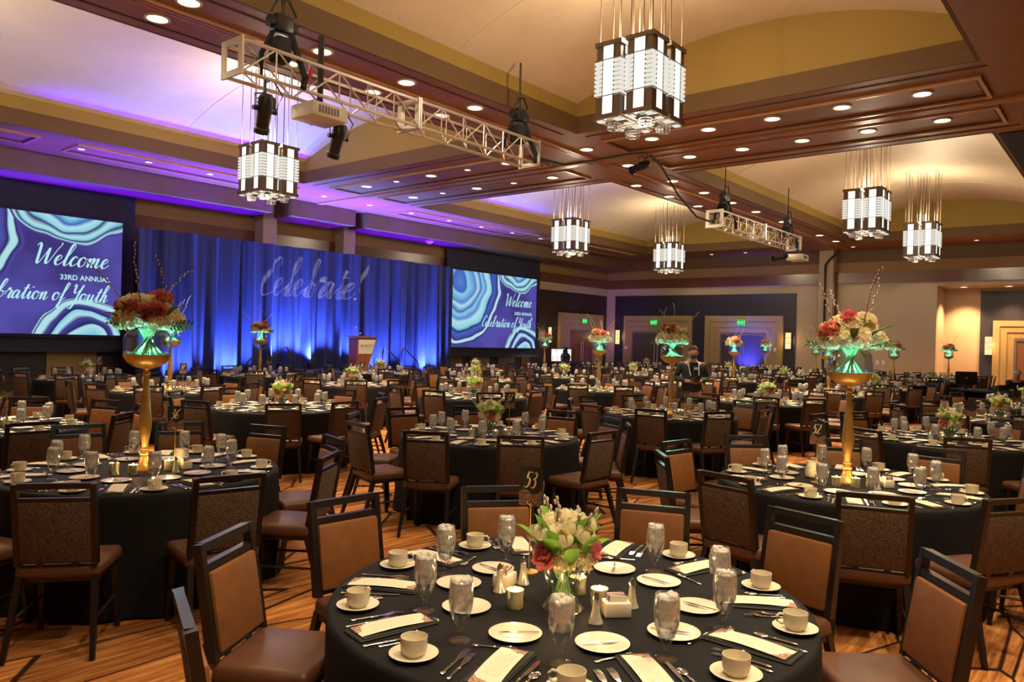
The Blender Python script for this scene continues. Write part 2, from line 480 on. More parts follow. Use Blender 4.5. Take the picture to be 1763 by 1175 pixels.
b = MB().box((XA, YA_, -0.1), (XB + 2.5, YSW + 0.2, 0.0)); struct('floor', b, M['carpet'])
b = MB()
for a, c in (((XA, YA_), (XB + 0.3, 2.09)), ((XA, 9.42), (XB + 0.3, 11.44)), ((XA, 19.14), (XB + 0.3, YSW + .2))):
    b.box((a[0], a[1], ZS), (c[0], c[1], ZS + .3))
for y0, y1 in ((2.09, 9.42), (11.44, 19.14)):
    for x0, x1 in ((XA, -2.1), (13.3, 17.85), (33.3, XB + 0.3)):
        b.box((x0, y0, ZS), (x1, y1, ZS + .3))
b.box((17.85, 2.09, ZS), (33.3, 2.5, ZS + .3))
struct('ceiling', b, M['soffit'])
for (x0, x1, y0, y1) in COF:
    fa = MB(); ol = MB(); va = MB(); se = MB(); t = 0.05
    for q, z0, z1, off in ((fa, ZS - .004, Z1, -0.015), (ol, Z1, Z2, 0.03)):
        q.box((x0 - off - t, y0 - off - t, z0), (x1 + off + t, y0 - off, z1)); q.box((x0 - off - t, y1 + off, z0), (x1 + off + t, y1 + off + t, z1))
        q.box((x0 - off - t, y0 - off, z0), (x0 - off, y1 + off, z1)); q.box((x1 + off, y0 - off, z0), (x1 + off + t, y1 + off, z1))
    hw = (y1 - y0) / 2; yc = (y0 + y1) / 2; rise = ZA - Z2
    rad = (hw * hw + rise * rise) / (2 * rise); zc = ZA - rad
    N = 28
    arc = []
    for i in range(N + 1):
        y = y0 - .03 + (y1 - y0 + .06) * i / N
        arc.append((y, zc + math.sqrt(max(0, rad * rad - (y - yc) ** 2))))
    arc[0] = (arc[0][0], Z2); arc[-1] = (arc[-1][0], Z2)
    va.grid([[(x, y, z) for y, z in arc] for x in (x0 - .03, (x0 + x1) / 2, x1 + .03)])
    for xs, d in ((x0 - .03, -.05), (x1 + .03, .05)):      # arched end walls
        n = len(arc)
        poly = [(arc[0][0], Z2)] + arc[1:-1] + [(arc[-1][0], Z2)]
        ol.prism(poly, lambda y, z: (xs, y, z), lambda y, z: (xs + d, y, z))
    for k in range(1, 3):                                    # plaster seams across the vault
        xs = x0 + (x1 - x0) * k / 3 + (1.5 if k == 2 else -1.5)
        for i in range(N):
            (ya, za), (yb, zb) = arc[i], arc[i + 1]
            se.hexa([(xs - .03, ya, za - .012), (xs + .03, ya, za - .012), (xs + .03, yb, zb - .012), (xs - .03, yb, zb - .012),
                     (xs - .03, ya, za + .01), (xs + .03, ya, za + .01), (xs + .03, yb, zb + .01), (xs - .03, yb, zb + .01)])
    struct('ceiling', va, M['vault'], smooth=True); struct('ceiling', ol, M['olive']); struct('ceiling', fa, M['fascia']); struct('trim_1', se, M['vault'])
# mouldings and recessed-panel frames on the beams
b = MB()
for dy in (-.085, 0.0, .085): b.box((-4, 10.40 + dy - .022, ZS - .05), (XB - .1, 10.40 + dy + .022, ZS))
for dx in (-.085, 0.0, .085): b.box((15.58 + dx - .022, -3, ZS - .05), (15.58 + dx + .022, 10.2, ZS)); b.box((15.58 + dx - .022, 10.6, ZS - .05), (15.58 + dx + .022, 21.5, ZS))
struct('trim_2', b, M['soffit_trim'])
def frame(mb, x0, x1, y0, y1, w=.06, h=.05):
    mb.box((x0, y0, ZS - h), (x1, y0 + w, ZS)); mb.box((x0, y1 - w, ZS - h), (x1, y1, ZS))
    mb.box((x0, y0 + w, ZS - h), (x0 + w, y1 - w, ZS)); mb.box((x1 - w, y0 + w, ZS - h), (x1, y1 - w, ZS))
for i, (x0, x1, y0, y1) in enumerate(((14.05, 15.25, 2.15, 9.3), (15.9, 17.1, 2.15, 9.3), (14.05, 15.25, 11.6, 18.9), (15.9, 17.1, 11.6, 18.9),
                           (0.5, 6.6, 19.75, 20.8), (7.4, 13.6, 19.75, 20.8), (18.2, 25.4, 19.75, 20.8), (26.2, 33.2, 19.75, 20.8))):
    b = MB(); frame(b, x0, x1, y0, y1); struct('trim_3', b, M['soffit_trim'])
    b = MB(); frame(b, x0 + .06, x1 - .06, y0 + .06, y1 - .06, .05, .012); struct('trim_4', b, M['groove'])
b = MB()
for y in (9.72, 11.14): b.box((-2, y - .02, ZS - .012), (13.2, y + .02, ZS)); b.box((17.9, y - .02, ZS - .012), (33, y + .02, ZS))
for x in (13.62, 17.5): b.box((x - .02, 2, ZS - .012), (x + .02, 9.4, ZS)); b.box((x - .02, 11.5, ZS - .012), (x + .02, 19.1, ZS))
struct('trim_4', b, M['groove'])
# boxed drops along the stage wall, with a slot at each column
for x0, x1 in ((XA, 13.9), (14.6, 17.2), (17.7, XB - .05)):
    b = MB().box((x0, 21.6, 5.61), (x1, YSW, ZS)); struct('trim_5', b, M['soffitbox'])
for x0, x1 in ((14.2, 14.72), (17.5, 18.02)):
    b = MB().box((x0, 22.62, 0), (x1, YSW, ZS)); struct('column', b, M['beige']); 
b = MB().box((XA, YSW, 0), (XB + .2, YSW + .2, ZS)); struct('wall_stage', b, M['darkwall'])
b = MB().box((XA, YSW - .06, 5.16), (XB, YSW, 5.61)); struct('trim_6', b, M['tanband'])
b = MB().box((XA, YSW - .08, 4.68), (XB, YSW, 5.16)); struct('trim_7', b, M['maroon'])
b = MB().box((29.3, YSW - .05, 4.30), (XB, YSW, 4.68)); struct('trim_8', b, M['beige'])
for i, (x0, x1) in enumerate(((1.2, 4.7), (8.0, 9.3), (23.3, 24.5), (25.1, 26.3), (26.9, 28.1), (28.6, 29.3))):   # padded wall panels under the screens
    b = MB().rbox((x0, YSW - .05, 0.25), (x1, YSW - .001, 1.42), .015); struct('trim_9', b, M['gold'] if i in (0, 1, 3) else M['doorred'])
# back wall
b = MB().box((XB, 6.89, 0), (XB + .2, YSW + .2, ZS)); b.box((XB, YA_, 4.5), (XB + .2, 6.89, ZS)); struct('wall_back', b, M['beige'])
b = MB().box((XB - .03, YA_, 5.61), (XB, YSW - .05, ZS)); struct('trim_10', b, M['fascia'])
b = MB().box((XB - .05, YA_, 5.16), (XB, YSW - .05, 5.61)); struct('trim_11', b, M['tanband'])
b = MB().box((XB - .07, YA_, 4.68), (XB, YSW - .05, 5.16)); struct('trim_12', b, M['maroon'])
b = MB().box((XB - .06, 12.73, 0), (XB, 22.61, 4.29)); struct('trim_13', b, M['navy'])
b = MB().box((35.62, 10.98, 0), (XB, 11.60, ZS)); struct('column', b, M['beige'])
b = MB().box((35.9, 10.90, 0), (XB, 10.98, 5.2)); b.box((35.9, 11.60, 0), (XB, 11.70, 5.2)); struct('trim_14', b, M['maroon'])
# lit alcove at the right end of the back wall
b = MB().box((XB + .19, 6.885, 0), (37.78, 7.09, 4.5)); b.box((37.78, YA_, 0), (38.0, 7.09, 4.5)); struct('wall_alcove', b, M['beige'])
b = MB().box((XB + .001, YA_, 4.495), (38.0, 7.09, 4.7)); struct('ceiling', b, M['beige'])
b = MB().box((37.70, 2.0, 0), (37.78, 5.54, 4.35)); struct('trim_13', b, M['navy'])
# walls behind the photographer
b = MB().box((XA - .2, YA_, 0), (XA, YSW + .2, ZS)); struct('wall_rear', b, M['beige'])
b = MB().box((XA, YA_ - .2, 0), (XB + 2, YA_, ZS)); struct('wall_right', b, M['beige'])
b = MB().box((18.0, 1.15, ZS - .02), (33.3, 2.42, ZS - .003)); struct('ceiling', b, M['drape'])   # dark wall-track pocket
for nm, bx in (('baseboard_back', ((XB - .09, 7.0, 0), (XB - .001, 10.9, .14))), ('baseboard_stage', ((18.2, YSW - .02, 0), (23.0, YSW - .001, .14)))):
    b = MB().box(*bx); struct(nm, b, M['maroon'])

# doors: a stepped gold surround, a frame and two leaves
def doorway(nm, fmap, w, gw, leaf, handle=True, h=2.36, gh=3.22):
    """fmap(u, d, z): u along the wall, d out of the wall"""
    d = obj(nm, None); d['kind'] = 'structure'
    def bx(mb, u0, u1, d0, d1, z0, z1):
        return mb.hexa([fmap(u0, d0, z0), fmap(u1, d0, z0), fmap(u1, d1, z0), fmap(u0, d1, z0), fmap(u0, d0, z1), fmap(u1, d0, z1), fmap(u1, d1, z1), fmap(u0, d1, z1)])
    for k in range(3):
        g0 = gw - k * (gw - w) / 3; z = gh - k * (gh - h) / 3; g1 = gw - (k + 1) * (gw - w) / 3 + .01; zi = gh - (k + 1) * (gh - h) / 3 + .01
        mb = MB(); dd = .16 - k * .025
        bx(mb, -g0 / 2, -g1 / 2, 0, dd, 0, z); bx(mb, g1 / 2, g0 / 2, 0, dd, 0, z); bx(mb, -g1 / 2, g1 / 2, 0, dd, zi, z)
        obj('surround', mb.mesh('surround', M['gold'], False), d)
    mb = MB(); f = .09
    bx(mb, -w / 2, -w / 2 + f, .05, .13, 0, h); bx(mb, w / 2 - f, w / 2, .05, .13, 0, h); bx(mb, -w / 2 + f, w / 2 - f, .05, .13, h - f, h)
    obj('door_frame', mb.mesh('door_frame', M['bronze'], False), d)
    for s in (-1, 1):
        mb = MB(); u0, u1 = sorted((s * .008, s * (w / 2 - f)))
        bx(mb, u0, u1, .05, .1, 0.01, h - f)
        lf = obj('door_leaf', mb.mesh('door_leaf', leaf, False), d)
        mb = MB(); uh = s * .09
        mb.path([fmap(uh, .16, .75), fmap(uh, .16, 1.75)], .018, 8)
        for z in (.8, 1.7): mb.path([fmap(uh, .1, z), fmap(uh, .16, z)], .012, 6)
        obj('handle', mb.mesh('handle', M['steel']), lf)
    return d
doorway('door_1', lambda u, d, z: (XB - .06 - d, 19.95 - u, z), 3.0, 4.0, M['doorwood'])
doorway('door_2', lambda u, d, z: (XB - .06 - d, 15.25 - u, z), 2.3, 3.94, M['doorwood'])
doorway('door_3', lambda u, d, z: (33.55 + u, YSW - d, z), 2.1, 4.0, M['doorred'])
doorway('door_4', lambda u, d, z: (37.70 - d, 3.2 - u, z), 2.2, 3.7, M['doorred'], gh=3.1)

# ------------------------------------------------------------------ lamps of the room
def downlight_meshes(r, lens):
    mb = MB().lathe([(r * 1.25, 0.0), (r * 1.25, -.018), (r, -.022), (r * .96, -.004)], 20)
    tr = mb.mesh('trim_ring', M['white'])
    mb = MB().lathe([(r * .96, -.006), (0.001, -.006)], 20)
    return tr, mb.mesh('lens', lens)
DL, DS = downlight_meshes(.14, M['lamp']), downlight_meshes(.08, M['pin'])
def downlight(x, y, label, small=False, z=ZS, power=None, col=None):
    t = thing('ceiling_light', label, 'ceiling light', (x, y, z - .001), group='small pin lights' if small else 'round downlights')
    a, c = DS if small else DL
    obj('trim_ring', a, t); obj('lens', c, t)
    light('downlight', 'SPOT', (0, 0, -.05), power or (P_SMALL * (.25 if y > 19 else 1) if small else P_DOWN), col or ((1, .82, .66) if small else WARM), t,
          spot_size=math.radians(105), spot_blend=0.7, shadow_soft_size=.12)
NTH = ['first', 'second', 'third', 'fourth', 'fifth', 'sixth', 'seventh', 'eighth', 'ninth', 'tenth', 'eleventh', 'twelfth', 'thirteenth', 'fourteenth']
def row(pts, phrase, small=False):
    for i, (x, y) in enumerate(pts):
        downlight(x, y, ('small pin light' if small else 'round warm downlight') + ', ' + NTH[i] + ' ' + phrase, small)
row([(x, 9.96) for x in (1.4, 3.2, 5.05, 7.2, 8.95, 10.7)], 'from camera beside the near moulding of the long beam')
row([(x, 10.85) for x in (3.2, 5.05, 7.2, 8.95, 10.7)], 'from camera on the long beam behind the truss')
row([(x, 9.98) for x in (18.6, 20.5, 22.4, 24.3, 26.7, 30.6, 32.6)], 'past the beam crossing, right of the moulding')
row([(x, 11.1) for x in (18.6, 20.5, 22.4, 24.4)], 'past the beam crossing, left of the moulding')
row([(14.5, y) for y in (3.08, 4.4, 5.68, 7.0, 8.3, 9.98)], 'from the right in the near panel of the cross beam')
row([(16.38, y) for y in (3.12, 4.45, 5.76, 7.08, 8.36, 10.02)], 'from the right in the far panel of the cross beam')
row([(14.55, y) for y in (12.4, 15.1, 17.8)], 'from the crossing in the near panel towards the stage')
row([(16.5, y) for y in (12.45, 15.2, 17.9)], 'from the crossing in the far panel towards the stage')
row([(14.55, y) for y in (13.75, 16.5)], 'from the crossing between downlights, near panel towards the stage', True)
row([(16.5, y) for y in (13.8, 16.6)], 'from the crossing between downlights, far panel towards the stage', True)
row([(x, 20.25) for x in (7.65, 9.3, 11.0, 14.85, 16.7, 18.6, 20.5, 22.3, 24.2, 26.1, 28.0)], 'from the left in the ceiling strip before the stage', True)
row([(34.7, y) for y in (17.9, 16.4, 14.7, 12.6, 9.9, 7.6, 5.3, 3.6)], 'from the left in the ceiling strip before the exit doors', True)
for x, y in ((-1, -1.2), (2.6, -1.6), (5.6, -1.4), (1.2, .9), (3.6, .9), (6.0, .9), (8.2, .9)):      # unseen downlights added in the beam overhead to light the front tables
    downlight(x, y, 'added unseen downlight in the beam over the camera, ' + {-1: 'first behind', 2.6: 'second behind', 5.6: 'third behind', 1.2: 'first ahead', 3.6: 'second ahead', 6.0: 'third ahead', 8.2: 'fourth ahead'}[x])
downlight(36.9, 6.05, 'alcove downlight beside the beige side wall', z=4.49, power=1300, col=(1, .60, .27))
downlight(36.9, 4.45, 'alcove downlight above the dark panel', z=4.49, power=900, col=(1, .60, .27))
# ------------------------------------------------------------------ chandeliers
def chandelier_parts():
    P = {}
    s, h = .20, 1.07                       # half side and height of one lantern
    core = MB().box((-s + .03, -s + .03, .06), (s - .03, s - .03, h - .06))
    P['lantern'] = core.mesh('lantern', M['core'], False)
    pane = MB()
    for rz in range(4):
        c = MB().box((-.085, -s - .005, .05), (.085, -s + .012, h - .05)); c.xf(Matrix.Rotation(rz * PI / 2, 4, 'Z')); pane.add(c.v, c.f)
    P['frosted_panel'] = pane.mesh('frosted_panel', M['panel'], False)
    lo = MB(); hi = MB(); lou = MB()
    for q, z0, z1 in ((lo, .04, .30), (hi, h - .24, h - .02)):
        q.box((-s, -s, z0), (-.095, -s + .014, z1)); q.box((-s, -s + .014, z0), (-s + .014, -.095, z1))
    for k in range(8):
        z = .322 + k * .064
        lou.box((-s - .02, -s - .02, z), (-.092, -s + .02, z + .036)); lou.box((-s - .02, -s + .02, z), (-s + .02, -.092, z + .036))
    P['corner_plate'] = lo.mesh('corner_plate', M['bronze'], False); P['corner_plate_top'] = hi.mesh('corner_plate', M['bronze'], False)
    P['louvre'] = lou.mesh('louvre', M['louvre'], False)
    fr = MB(); e = s + .022
    for z0, z1 in ((-.02, .045), (h - .05, h + .015), (.302, .312), (h - .252, h - .242)):
        w = .03 if z1 - z0 > .03 else .008
        fr.box((-e, -e, z0), (e, -e + w, z1)); fr.box((-e, e - w, z0), (e, e, z1)); fr.box((-e, -e + w, z0), (-e + w, e - w, z1)); fr.box((e - w, -e + w, z0), (e, e - w, z1))
    for a in (-1, 1):
        for c in (-1, 1): fr.box((a * .092 - .006, c * (s + .006) - .006, -.0), (a * .092 + .006, c * (s + .006) + .006, h)); fr.box((c * (s + .006) - .006, a * .092 - .006, 0), (c * (s + .006) + .006, a * .092 + .006, h))
    P['frame'] = fr.mesh('frame', M['bronze'], False)
    fi = MB()
    for z in (-.06, -.10, -.14):
        r = .11 - abs(z + .10) * .3
        for k in range(6):
            a, c = k * PI / 3, (k + 1) * PI / 3
            fi.bar((r * math.cos(a), r * math.sin(a), z), (r * math.cos(c), r * math.sin(c), z), .012)
    for k in range(6):
        a = k * PI / 3; fi.bar((.098 * math.cos(a), .098 * math.sin(a), -.06), (.098 * math.cos(a), .098 * math.sin(a), -.14), .008)
    fi.path([(0, 0, -.02), (0, 0, -.15)], .02, 6)
    P['finial'] = fi.mesh('finial', M['steel'])
    sq = MB().box((.095, .095, -.045), (.185, .185, -.025))
    P['lit_square'] = sq.mesh('lit_square', M['louvre'], False)
    return P
CP = chandelier_parts()
def chandelier(x, y, label, z=4.82):
    t = thing('chandelier', label, 'chandelier', (x, y, z), group='lantern chandeliers')
    yc = 5.76 if y < 10 else 15.29
    for k, (a, c) in enumerate(((-1, -1), (1, -1), (1, 1), (-1, 1))):
        L = obj('lantern', CP['lantern'], t, (a * .255, c * .255, 0))
        obj('frosted_panel', CP['frosted_panel'], L); obj('frame', CP['frame'], L)
        obj('finial', CP['finial'], L)
        for r in range(4):
            obj('corner_plate', CP['corner_plate'], L, rz=r * PI / 2); obj('corner_plate', CP['corner_plate_top'], L, rz=r * PI / 2); obj('louvre', CP['louvre'], L, rz=r * PI / 2); obj('lit_square', CP['lit_square'], L, rz=r * PI / 2)
        for (u, v) in ((-.17, -.17), (.17, -.17), (.17, .17), (-.17, .17)):
            mb = MB().path([(u, v, 1.05), (u, v, ZA - z - .02)], .008, 5)
            obj('hanging_rod', mb.mesh('hanging_rod', M['bronze']), L)
    mb = MB().box((-.06, -.4, .02), (.06, .4, .05)); mb.box((-.4, -.06, .02), (.4, .06, .05)); obj('cross_frame', mb.mesh('cross_frame', M['bronze'], False), t)
    light('chandelier_top_lamp', 'POINT', (0, 0, 1.25), P_CHT, (1, .79, .52), t, shadow_soft_size=.12)
    light('chandelier_lamp', 'POINT', (0, 0, -.30), P_CHB, (1, .80, .55), t, shadow_soft_size=.2)
chandelier(9.68, 5.76, 'large lantern chandelier nearest the camera in the front right vault', 4.97)
chandelier(9.7, 15.3, 'lantern chandelier in the purple-lit vault at left', 4.86)
chandelier(21.4, 15.3, 'lantern chandelier above the right screen, nearer of the two there')
chandelier(28.4, 15.3, 'small far lantern chandelier in the lavender vault before the exit doors')
chandelier(21.3, 5.76, 'lantern chandelier at right, nearer of the pair in the far right vault')
chandelier(27.7, 5.76, 'lantern chandelier at right, farther of the pair in the far right vault')
chandelier(2.9, 5.76, 'lantern chandelier overhead, out of sight beside the camera', 4.97)
chandelier(2.9, 15.3, 'lantern chandelier at the unseen near end of the purple vault')

# ------------------------------------------------------------------ trusses with their gear
def truss(x0, x1, y, z, label, purple=False):
    t = thing('lighting_truss', label, 'truss', (x0, y, z))
    L = x1 - x0; s = .2
    for a in (-1, 1):
        for c in (0, 1):
            mb = MB().path([(0, a * s, c * .4), (L, a * s, c * .4)], .026, 8); obj('chord', mb.mesh('chord', M['alu']), t)
    n = int(L / .5); dx = L / n
    for i in range(n):
        xa, xb = i * dx, (i + 1) * dx
        for a in (-1, 1):
            mb = MB().path([(xa + .02, a * s, .4 if i % 2 else 0), (xb - .02, a * s, 0 if i % 2 else .4)], .013, 6)
            obj('brace', mb.mesh('brace', M['alu']), t)
            mb = MB().path([(xb, a * s, 0), (xb, a * s, .4)], .011, 6); obj('brace', mb.mesh('brace', M['alu']), t)
        mb = MB().path([(xa, -s, 0), (xb, s, 0)], .012, 6); obj('brace', mb.mesh('brace', M['alu']), t)
        mb = MB().path([(xa, -s, .4), (xb, s, .4)], .012, 6); obj('brace', mb.mesh('brace', M['alu']), t)
    for x in (0, L / 2 - .02, L / 2 + .02, L):
        mb = MB()
        for a in (-1, 1): mb.box((x - .015, a * s - .045, -.04), (x + .015, a * s + .045, .44))
        for z0 in (-.04, .36): mb.box((x - .015, -s + .045, z0), (x + .015, s - .045, z0 + .08))
        obj('end_frame', mb.mesh('end_frame', M['alu'], False), t)
    return t
truss(5.15, 11.2, 9.0, 5.03, 'aluminium box truss hanging at upper left with projector below')
truss(19.15, 25.1, 9.0, 4.94, 'aluminium box truss hanging farther away above the exit doors')

def hoist(x, y, z, top, label, bag=True):
    t = thing('chain_hoist', label, 'hoist', (x, y, z))
    mb = MB().rbox((-.14, -.1, .28), (.14, .1, .52), .04); mb.path([(-.2, 0, .4), (.2, 0, .4)], .085, 10)
    obj('motor', mb.mesh('motor', M['blackmetal']), t)
    mb = MB().rbox((-.13, -.12, -.12), (.1, .12, .22), .05, 3); obj('chain_bag', mb.mesh('chain_bag', M['black']), t)
    mb = MB().path([(0, 0, .5), (0, 0, top - z)], .012, 6); mb.path([(.03, 0, .5), (.03, 0, top - z)], .006, 5); obj('chain', mb.mesh('chain', M['blackmetal']), t)
    mb = MB().path([(.1, -.06, .3), (.2, -.1, 0), (.22, -.24, -.3), (.18, -.26, -.45)], .045, 8); mb.path([(-.1, .05, .3), (-.2, .15, .0), (-.15, .25, -.3)], .035, 8)
    obj('sling', mb.mesh('sling', M['black']), t)
    mb = MB().path([(-.2, -.05, .5), (-.12, -.08, .68), (.06, -.06, .72), (.2, -.04, .55)], .018, 6); obj('cable', mb.mesh('cable', M['rubber']), t)
    return t
hoist(5.85, 9.0, 5.48, 6.85, 'black chain hoist with sling, left end of the near truss')
hoist(10.86, 9.0, 5.48, 6.85, 'black chain hoist, right end of the near truss')
hoist(19.75, 9.0, 5.4, 6.85, 'black chain hoist, near end of the far truss')
hoist(24.5, 9.0, 5.4, 6.85, 'black chain hoist, far end of the far truss')
mb = MB().path([(0, 0, 0), (.02, -.03, .1), (.06, -.01, .2)], .03, 6)
tag(obj('red_strap', mb.mesh('red_strap', pm('red_strap', (.5, .02, .02))), loc=(6.1, 8.76, 5.12)), 'short red strap tied to the near truss', 'strap')

def spotlight(x, y, z, aim, top, label, lens=None):
    t = thing('stage_spotlight', label, 'spotlight', (x, y, z))
    q = Vector(aim).normalized().to_track_quat('Z', 'Y').to_matrix().to_4x4()
    mb = MB().lathe([(.001, -.2), (.07, -.2), (.095, -.16), (.105, .0), (.09, .04), (.085, .22), (.1, .24), (.1, .3), (.088, .3), (.085, .26)], 16)
    for k in range(4): mb.box((-.115, -.02, -.14 + k * .045), (.115, .02, -.13 + k * .045))
    mb.xf(q); body = obj('body', mb.mesh('body', M['blackmetal']), t)
    mb = MB().lathe([(.086, .262), (.05, .272), (.001, .275)], 16); mb.xf(q); obj('lens', mb.mesh('lens', lens or M['vase']), body)
    mb = MB().path([(-.14, 0, 0), (-.14, 0, .18), (0, 0, .22), (.14, 0, .18), (.14, 0, 0)], .013, 6); mb.path([(0, 0, .2), (0, 0, top)], .016, 6); mb.path([(-.17, 0, 0), (-.11, 0, 0)], .03, 8); mb.path([(.17, 0, 0), (.11, 0, 0)], .03, 8)
    obj('yoke', mb.mesh('yoke', M['blackmetal']), t)
    mb = MB().path([(.05, 0, -.1 + .2), (.2, .05, .05), (.26, .0, .25), (.1, 0, .42), (.02, 0, .36)], .01, 6); obj('cable', mb.mesh('cable', M['rubber']), t)
    return t
spotlight(5.5, 8.8, 4.62, (.18, .55, -1), .4, 'black stage spotlight hanging at the left end of the near truss')
spotlight(6.85, 9.05, 4.6, (.05, .5, -1), .42, 'black stage spotlight with blue-glinting lens beside the ceiling projector', M['blueled'])
spotlight(15.3, 9.0, 5.80, (-.9, .5, -.5), .34, 'black stage spotlight at the ceiling near the beam crossing')
spotlight(23.5, 8.8, 4.55, (-.8, .6, -.3), .6, 'black stage spotlight under the far truss')
def projector(x, y, z, pole, label, col):
    t = thing('projector', label, 'projector', (x, y, z))
    mb = MB().rbox((-.3, -.26, 0), (.3, .26, .2), .03); obj('housing', mb.mesh('housing', col), t)
    mb = MB()
    for k in range(7): mb.box((-.2 + k * .05, -.266, .05), (-.17 + k * .05, -.262, .15))
    obj('grille', mb.mesh('grille', M['bronze'], False), t)
    mb = MB().lathe([(.07, 0), (.07, .1), (.055, .1), (.05, .06), (.001, .06)], 14); mb.xf(Matrix.Translation((.12, .26, .1)) @ Matrix.Rotation(-PI / 2, 4, 'X')); obj('lens', mb.mesh('lens', M['blackmetal']), t)
    mb = MB().path([(0, 0, .2), (0, 0, pole)], .045, 10); mb.box((-.1, -.1, .2), (.1, .1, .225)); obj('pole', mb.mesh('pole', M['blackmetal']), t)
    return t
projector(6.45, 8.95, 4.72, 1.18, 'cream projector on a black pole under the near truss', M['white'])
projector(24.9, 8.8, 4.55, .62, 'white projector under the far truss', M['white'])
mb = MB().path([(11.2, 9.0, 5.2), (12.3, 9.0, 5.25), (13.6, 9.0, 5.62), (14.7, 9.0, 5.95), (15.4, 9.0, 6.12)], .028, 6)
tag(obj('power_cable', mb.mesh('power_cable', M['rubber'])), 'black cable swagging from the near truss to the ceiling', 'cable')
mb = MB().path([(15.6, 8.95, 6.1), (16.1, 8.95, 5.95), (17.0, 8.95, 5.4), (18.0, 8.95, 5.02), (18.8, 8.95, 5.0), (19.2, 8.95, 5.15)], .026, 6)
tag(obj('power_cable', mb.mesh('power_cable', M['rubber'])), 'black cable drooping from the beam crossing to the far truss', 'cable')
mb = MB().path([(35.55, 11.3, 0.06), (35.555, 11.29, 3), (35.55, 11.3, 5.5), (35.5, 11.1, 5.75), (35.3, 10.7, 6.0), (35.2, 10.6, 6.15)], .05, 6)
tag(obj('power_cable', mb.mesh('power_cable', M['rubber'])), 'black cable bundle taped down the wall column', 'cable')
mb = MB().lathe([(.001, -.12), (.09, -.11), (.16, -.03), (.17, 0)], 16)
tag(obj('dome_camera', mb.mesh('dome_camera', M['white']), loc=(21.39, 22.2, 5.608)), 'white dome fitting under the boxed ceiling edge', 'dome camera')
for i, (x, y, ph) in enumerate(((4.0, 16.6, 'left part of the purple vault'), (10.8, 13.6, 'purple vault near its chandelier'), (10.2, 3.9, 'front vault right of the big chandelier'), (22.3, 4.0, 'far right vault'))):
    yc = 5.76 if y < 10 else 15.29
    hw = 3.85; rise = ZA - Z2; rad = (hw * hw + rise * rise) / (2 * rise); z = ZA - rad + math.sqrt(rad * rad - (y - yc) ** 2)
    mb = MB().lathe([(.001, -.05), (.05, -.045), (.06, -.01), (.09, .0)], 12)
    tag(obj('sprinkler', mb.mesh('sprinkler', M['white']), loc=(x, y, z - .004)), 'tiny white sprinkler cap in the ' + ph, 'sprinkler', 'sprinkler caps')

# ------------------------------------------------------------------ stage, curtain, lettering
mb = MB().rbox((13.1, 19.2, .5), (17.6, 21.62, .6), .012)
st = tag(obj('stage_platform', None), 'low stage platform with black skirt before the blue curtain', 'stage')
obj('deck', mb.mesh('deck', M['black']), st)
rows = []
for z in (.0, .25, .5):
    rows.append([(13.1 + 4.5 * i / 90, 19.19 + .02 * math.sin(i * 1.7) * (1.2 - z), z + .002) for i in range(91)])
obj('skirt', MB().grid(rows).mesh('skirt', M['drape']), st)
for sx, x0, d, ph in ((-1, 13.1, -.36, 'left'), (1, 17.6, .36, 'right')):
    t = tag(obj('stage_steps', None), 'black stage steps with pipe handrails, ' + ph + ' end of the stage', 'steps')
    for k in range(2):
        xa, xb = x0 + d * k, x0 + d * (k + 1)
        mb = MB().box((xa, 19.4, .38 - k * .2), (xb, 20.4, .42 - k * .2)); obj('tread', mb.mesh('tread', M['black'], False), t)
        mb = MB().box((xb - .02 * sx, 19.4, .0), (xb, 20.4, .38 - k * .2)); obj('riser', mb.mesh('riser', M['black'], False), t)
    for y in (19.42, 20.38):
        pts = [(x0 - .04 * sx, y, .5), (x0 - .04 * sx, y, 1.2), (x0 + .02 * sx, y, 1.36), (x0 + .12 * sx, y, 1.34), (x0 + .68 * sx, y, .92), (x0 + .74 * sx, y, .84), (x0 + .74 * sx, y, .02)]
        obj('handrail', MB().path(pts, .022, 8).mesh('handrail', M['blackmetal']), t)

M['curtain'] = pm('royal_blue_curtain', (.012, .020, .085), .7, var=.25, scale=14, stretch=(1, 1, .05))
cur = tag(obj('stage_curtain', None), 'tall pleated royal blue curtain behind the stage', 'curtain')
CX0, CX1, CY, CZ0, CZ1 = 9.75, 22.35, 21.75, .02, 4.62
def fold(x, z):
    f = (z - CZ0) / (CZ1 - CZ0)
    a = .06 + .07 * (1 - f)
    return CY + a * (math.sin(x * 9.3 + .5 * math.sin(x * 1.9)) + .6 * math.sin(x * 17.1 + 1.3 * math.sin(x * .8)) + .8 * math.sin(x * 3.1 + .7))
NP = 9
for p in range(NP):
    xa = CX0 + (CX1 - CX0) * p / NP; xb = CX0 + (CX1 - CX0) * (p + 1) / NP
    rows = [[(x, fold(x, z), z) for x in [xa + (xb - xa) * i / 70 for i in range(71)]] for z in [CZ0 + (CZ1 - CZ0) * j / 6 for j in range(7)]]
    obj('curtain_panel', MB().grid(rows).mesh('curtain_panel', M['curtain']), cur)
mb = MB().path([(CX0 - .05, CY + .16, CZ1 - .03), (CX1 + .05, CY + .16, CZ1 - .03)], .03, 8); obj('curtain_pole', mb.mesh('curtain_pole', M['blackmetal']), cur)
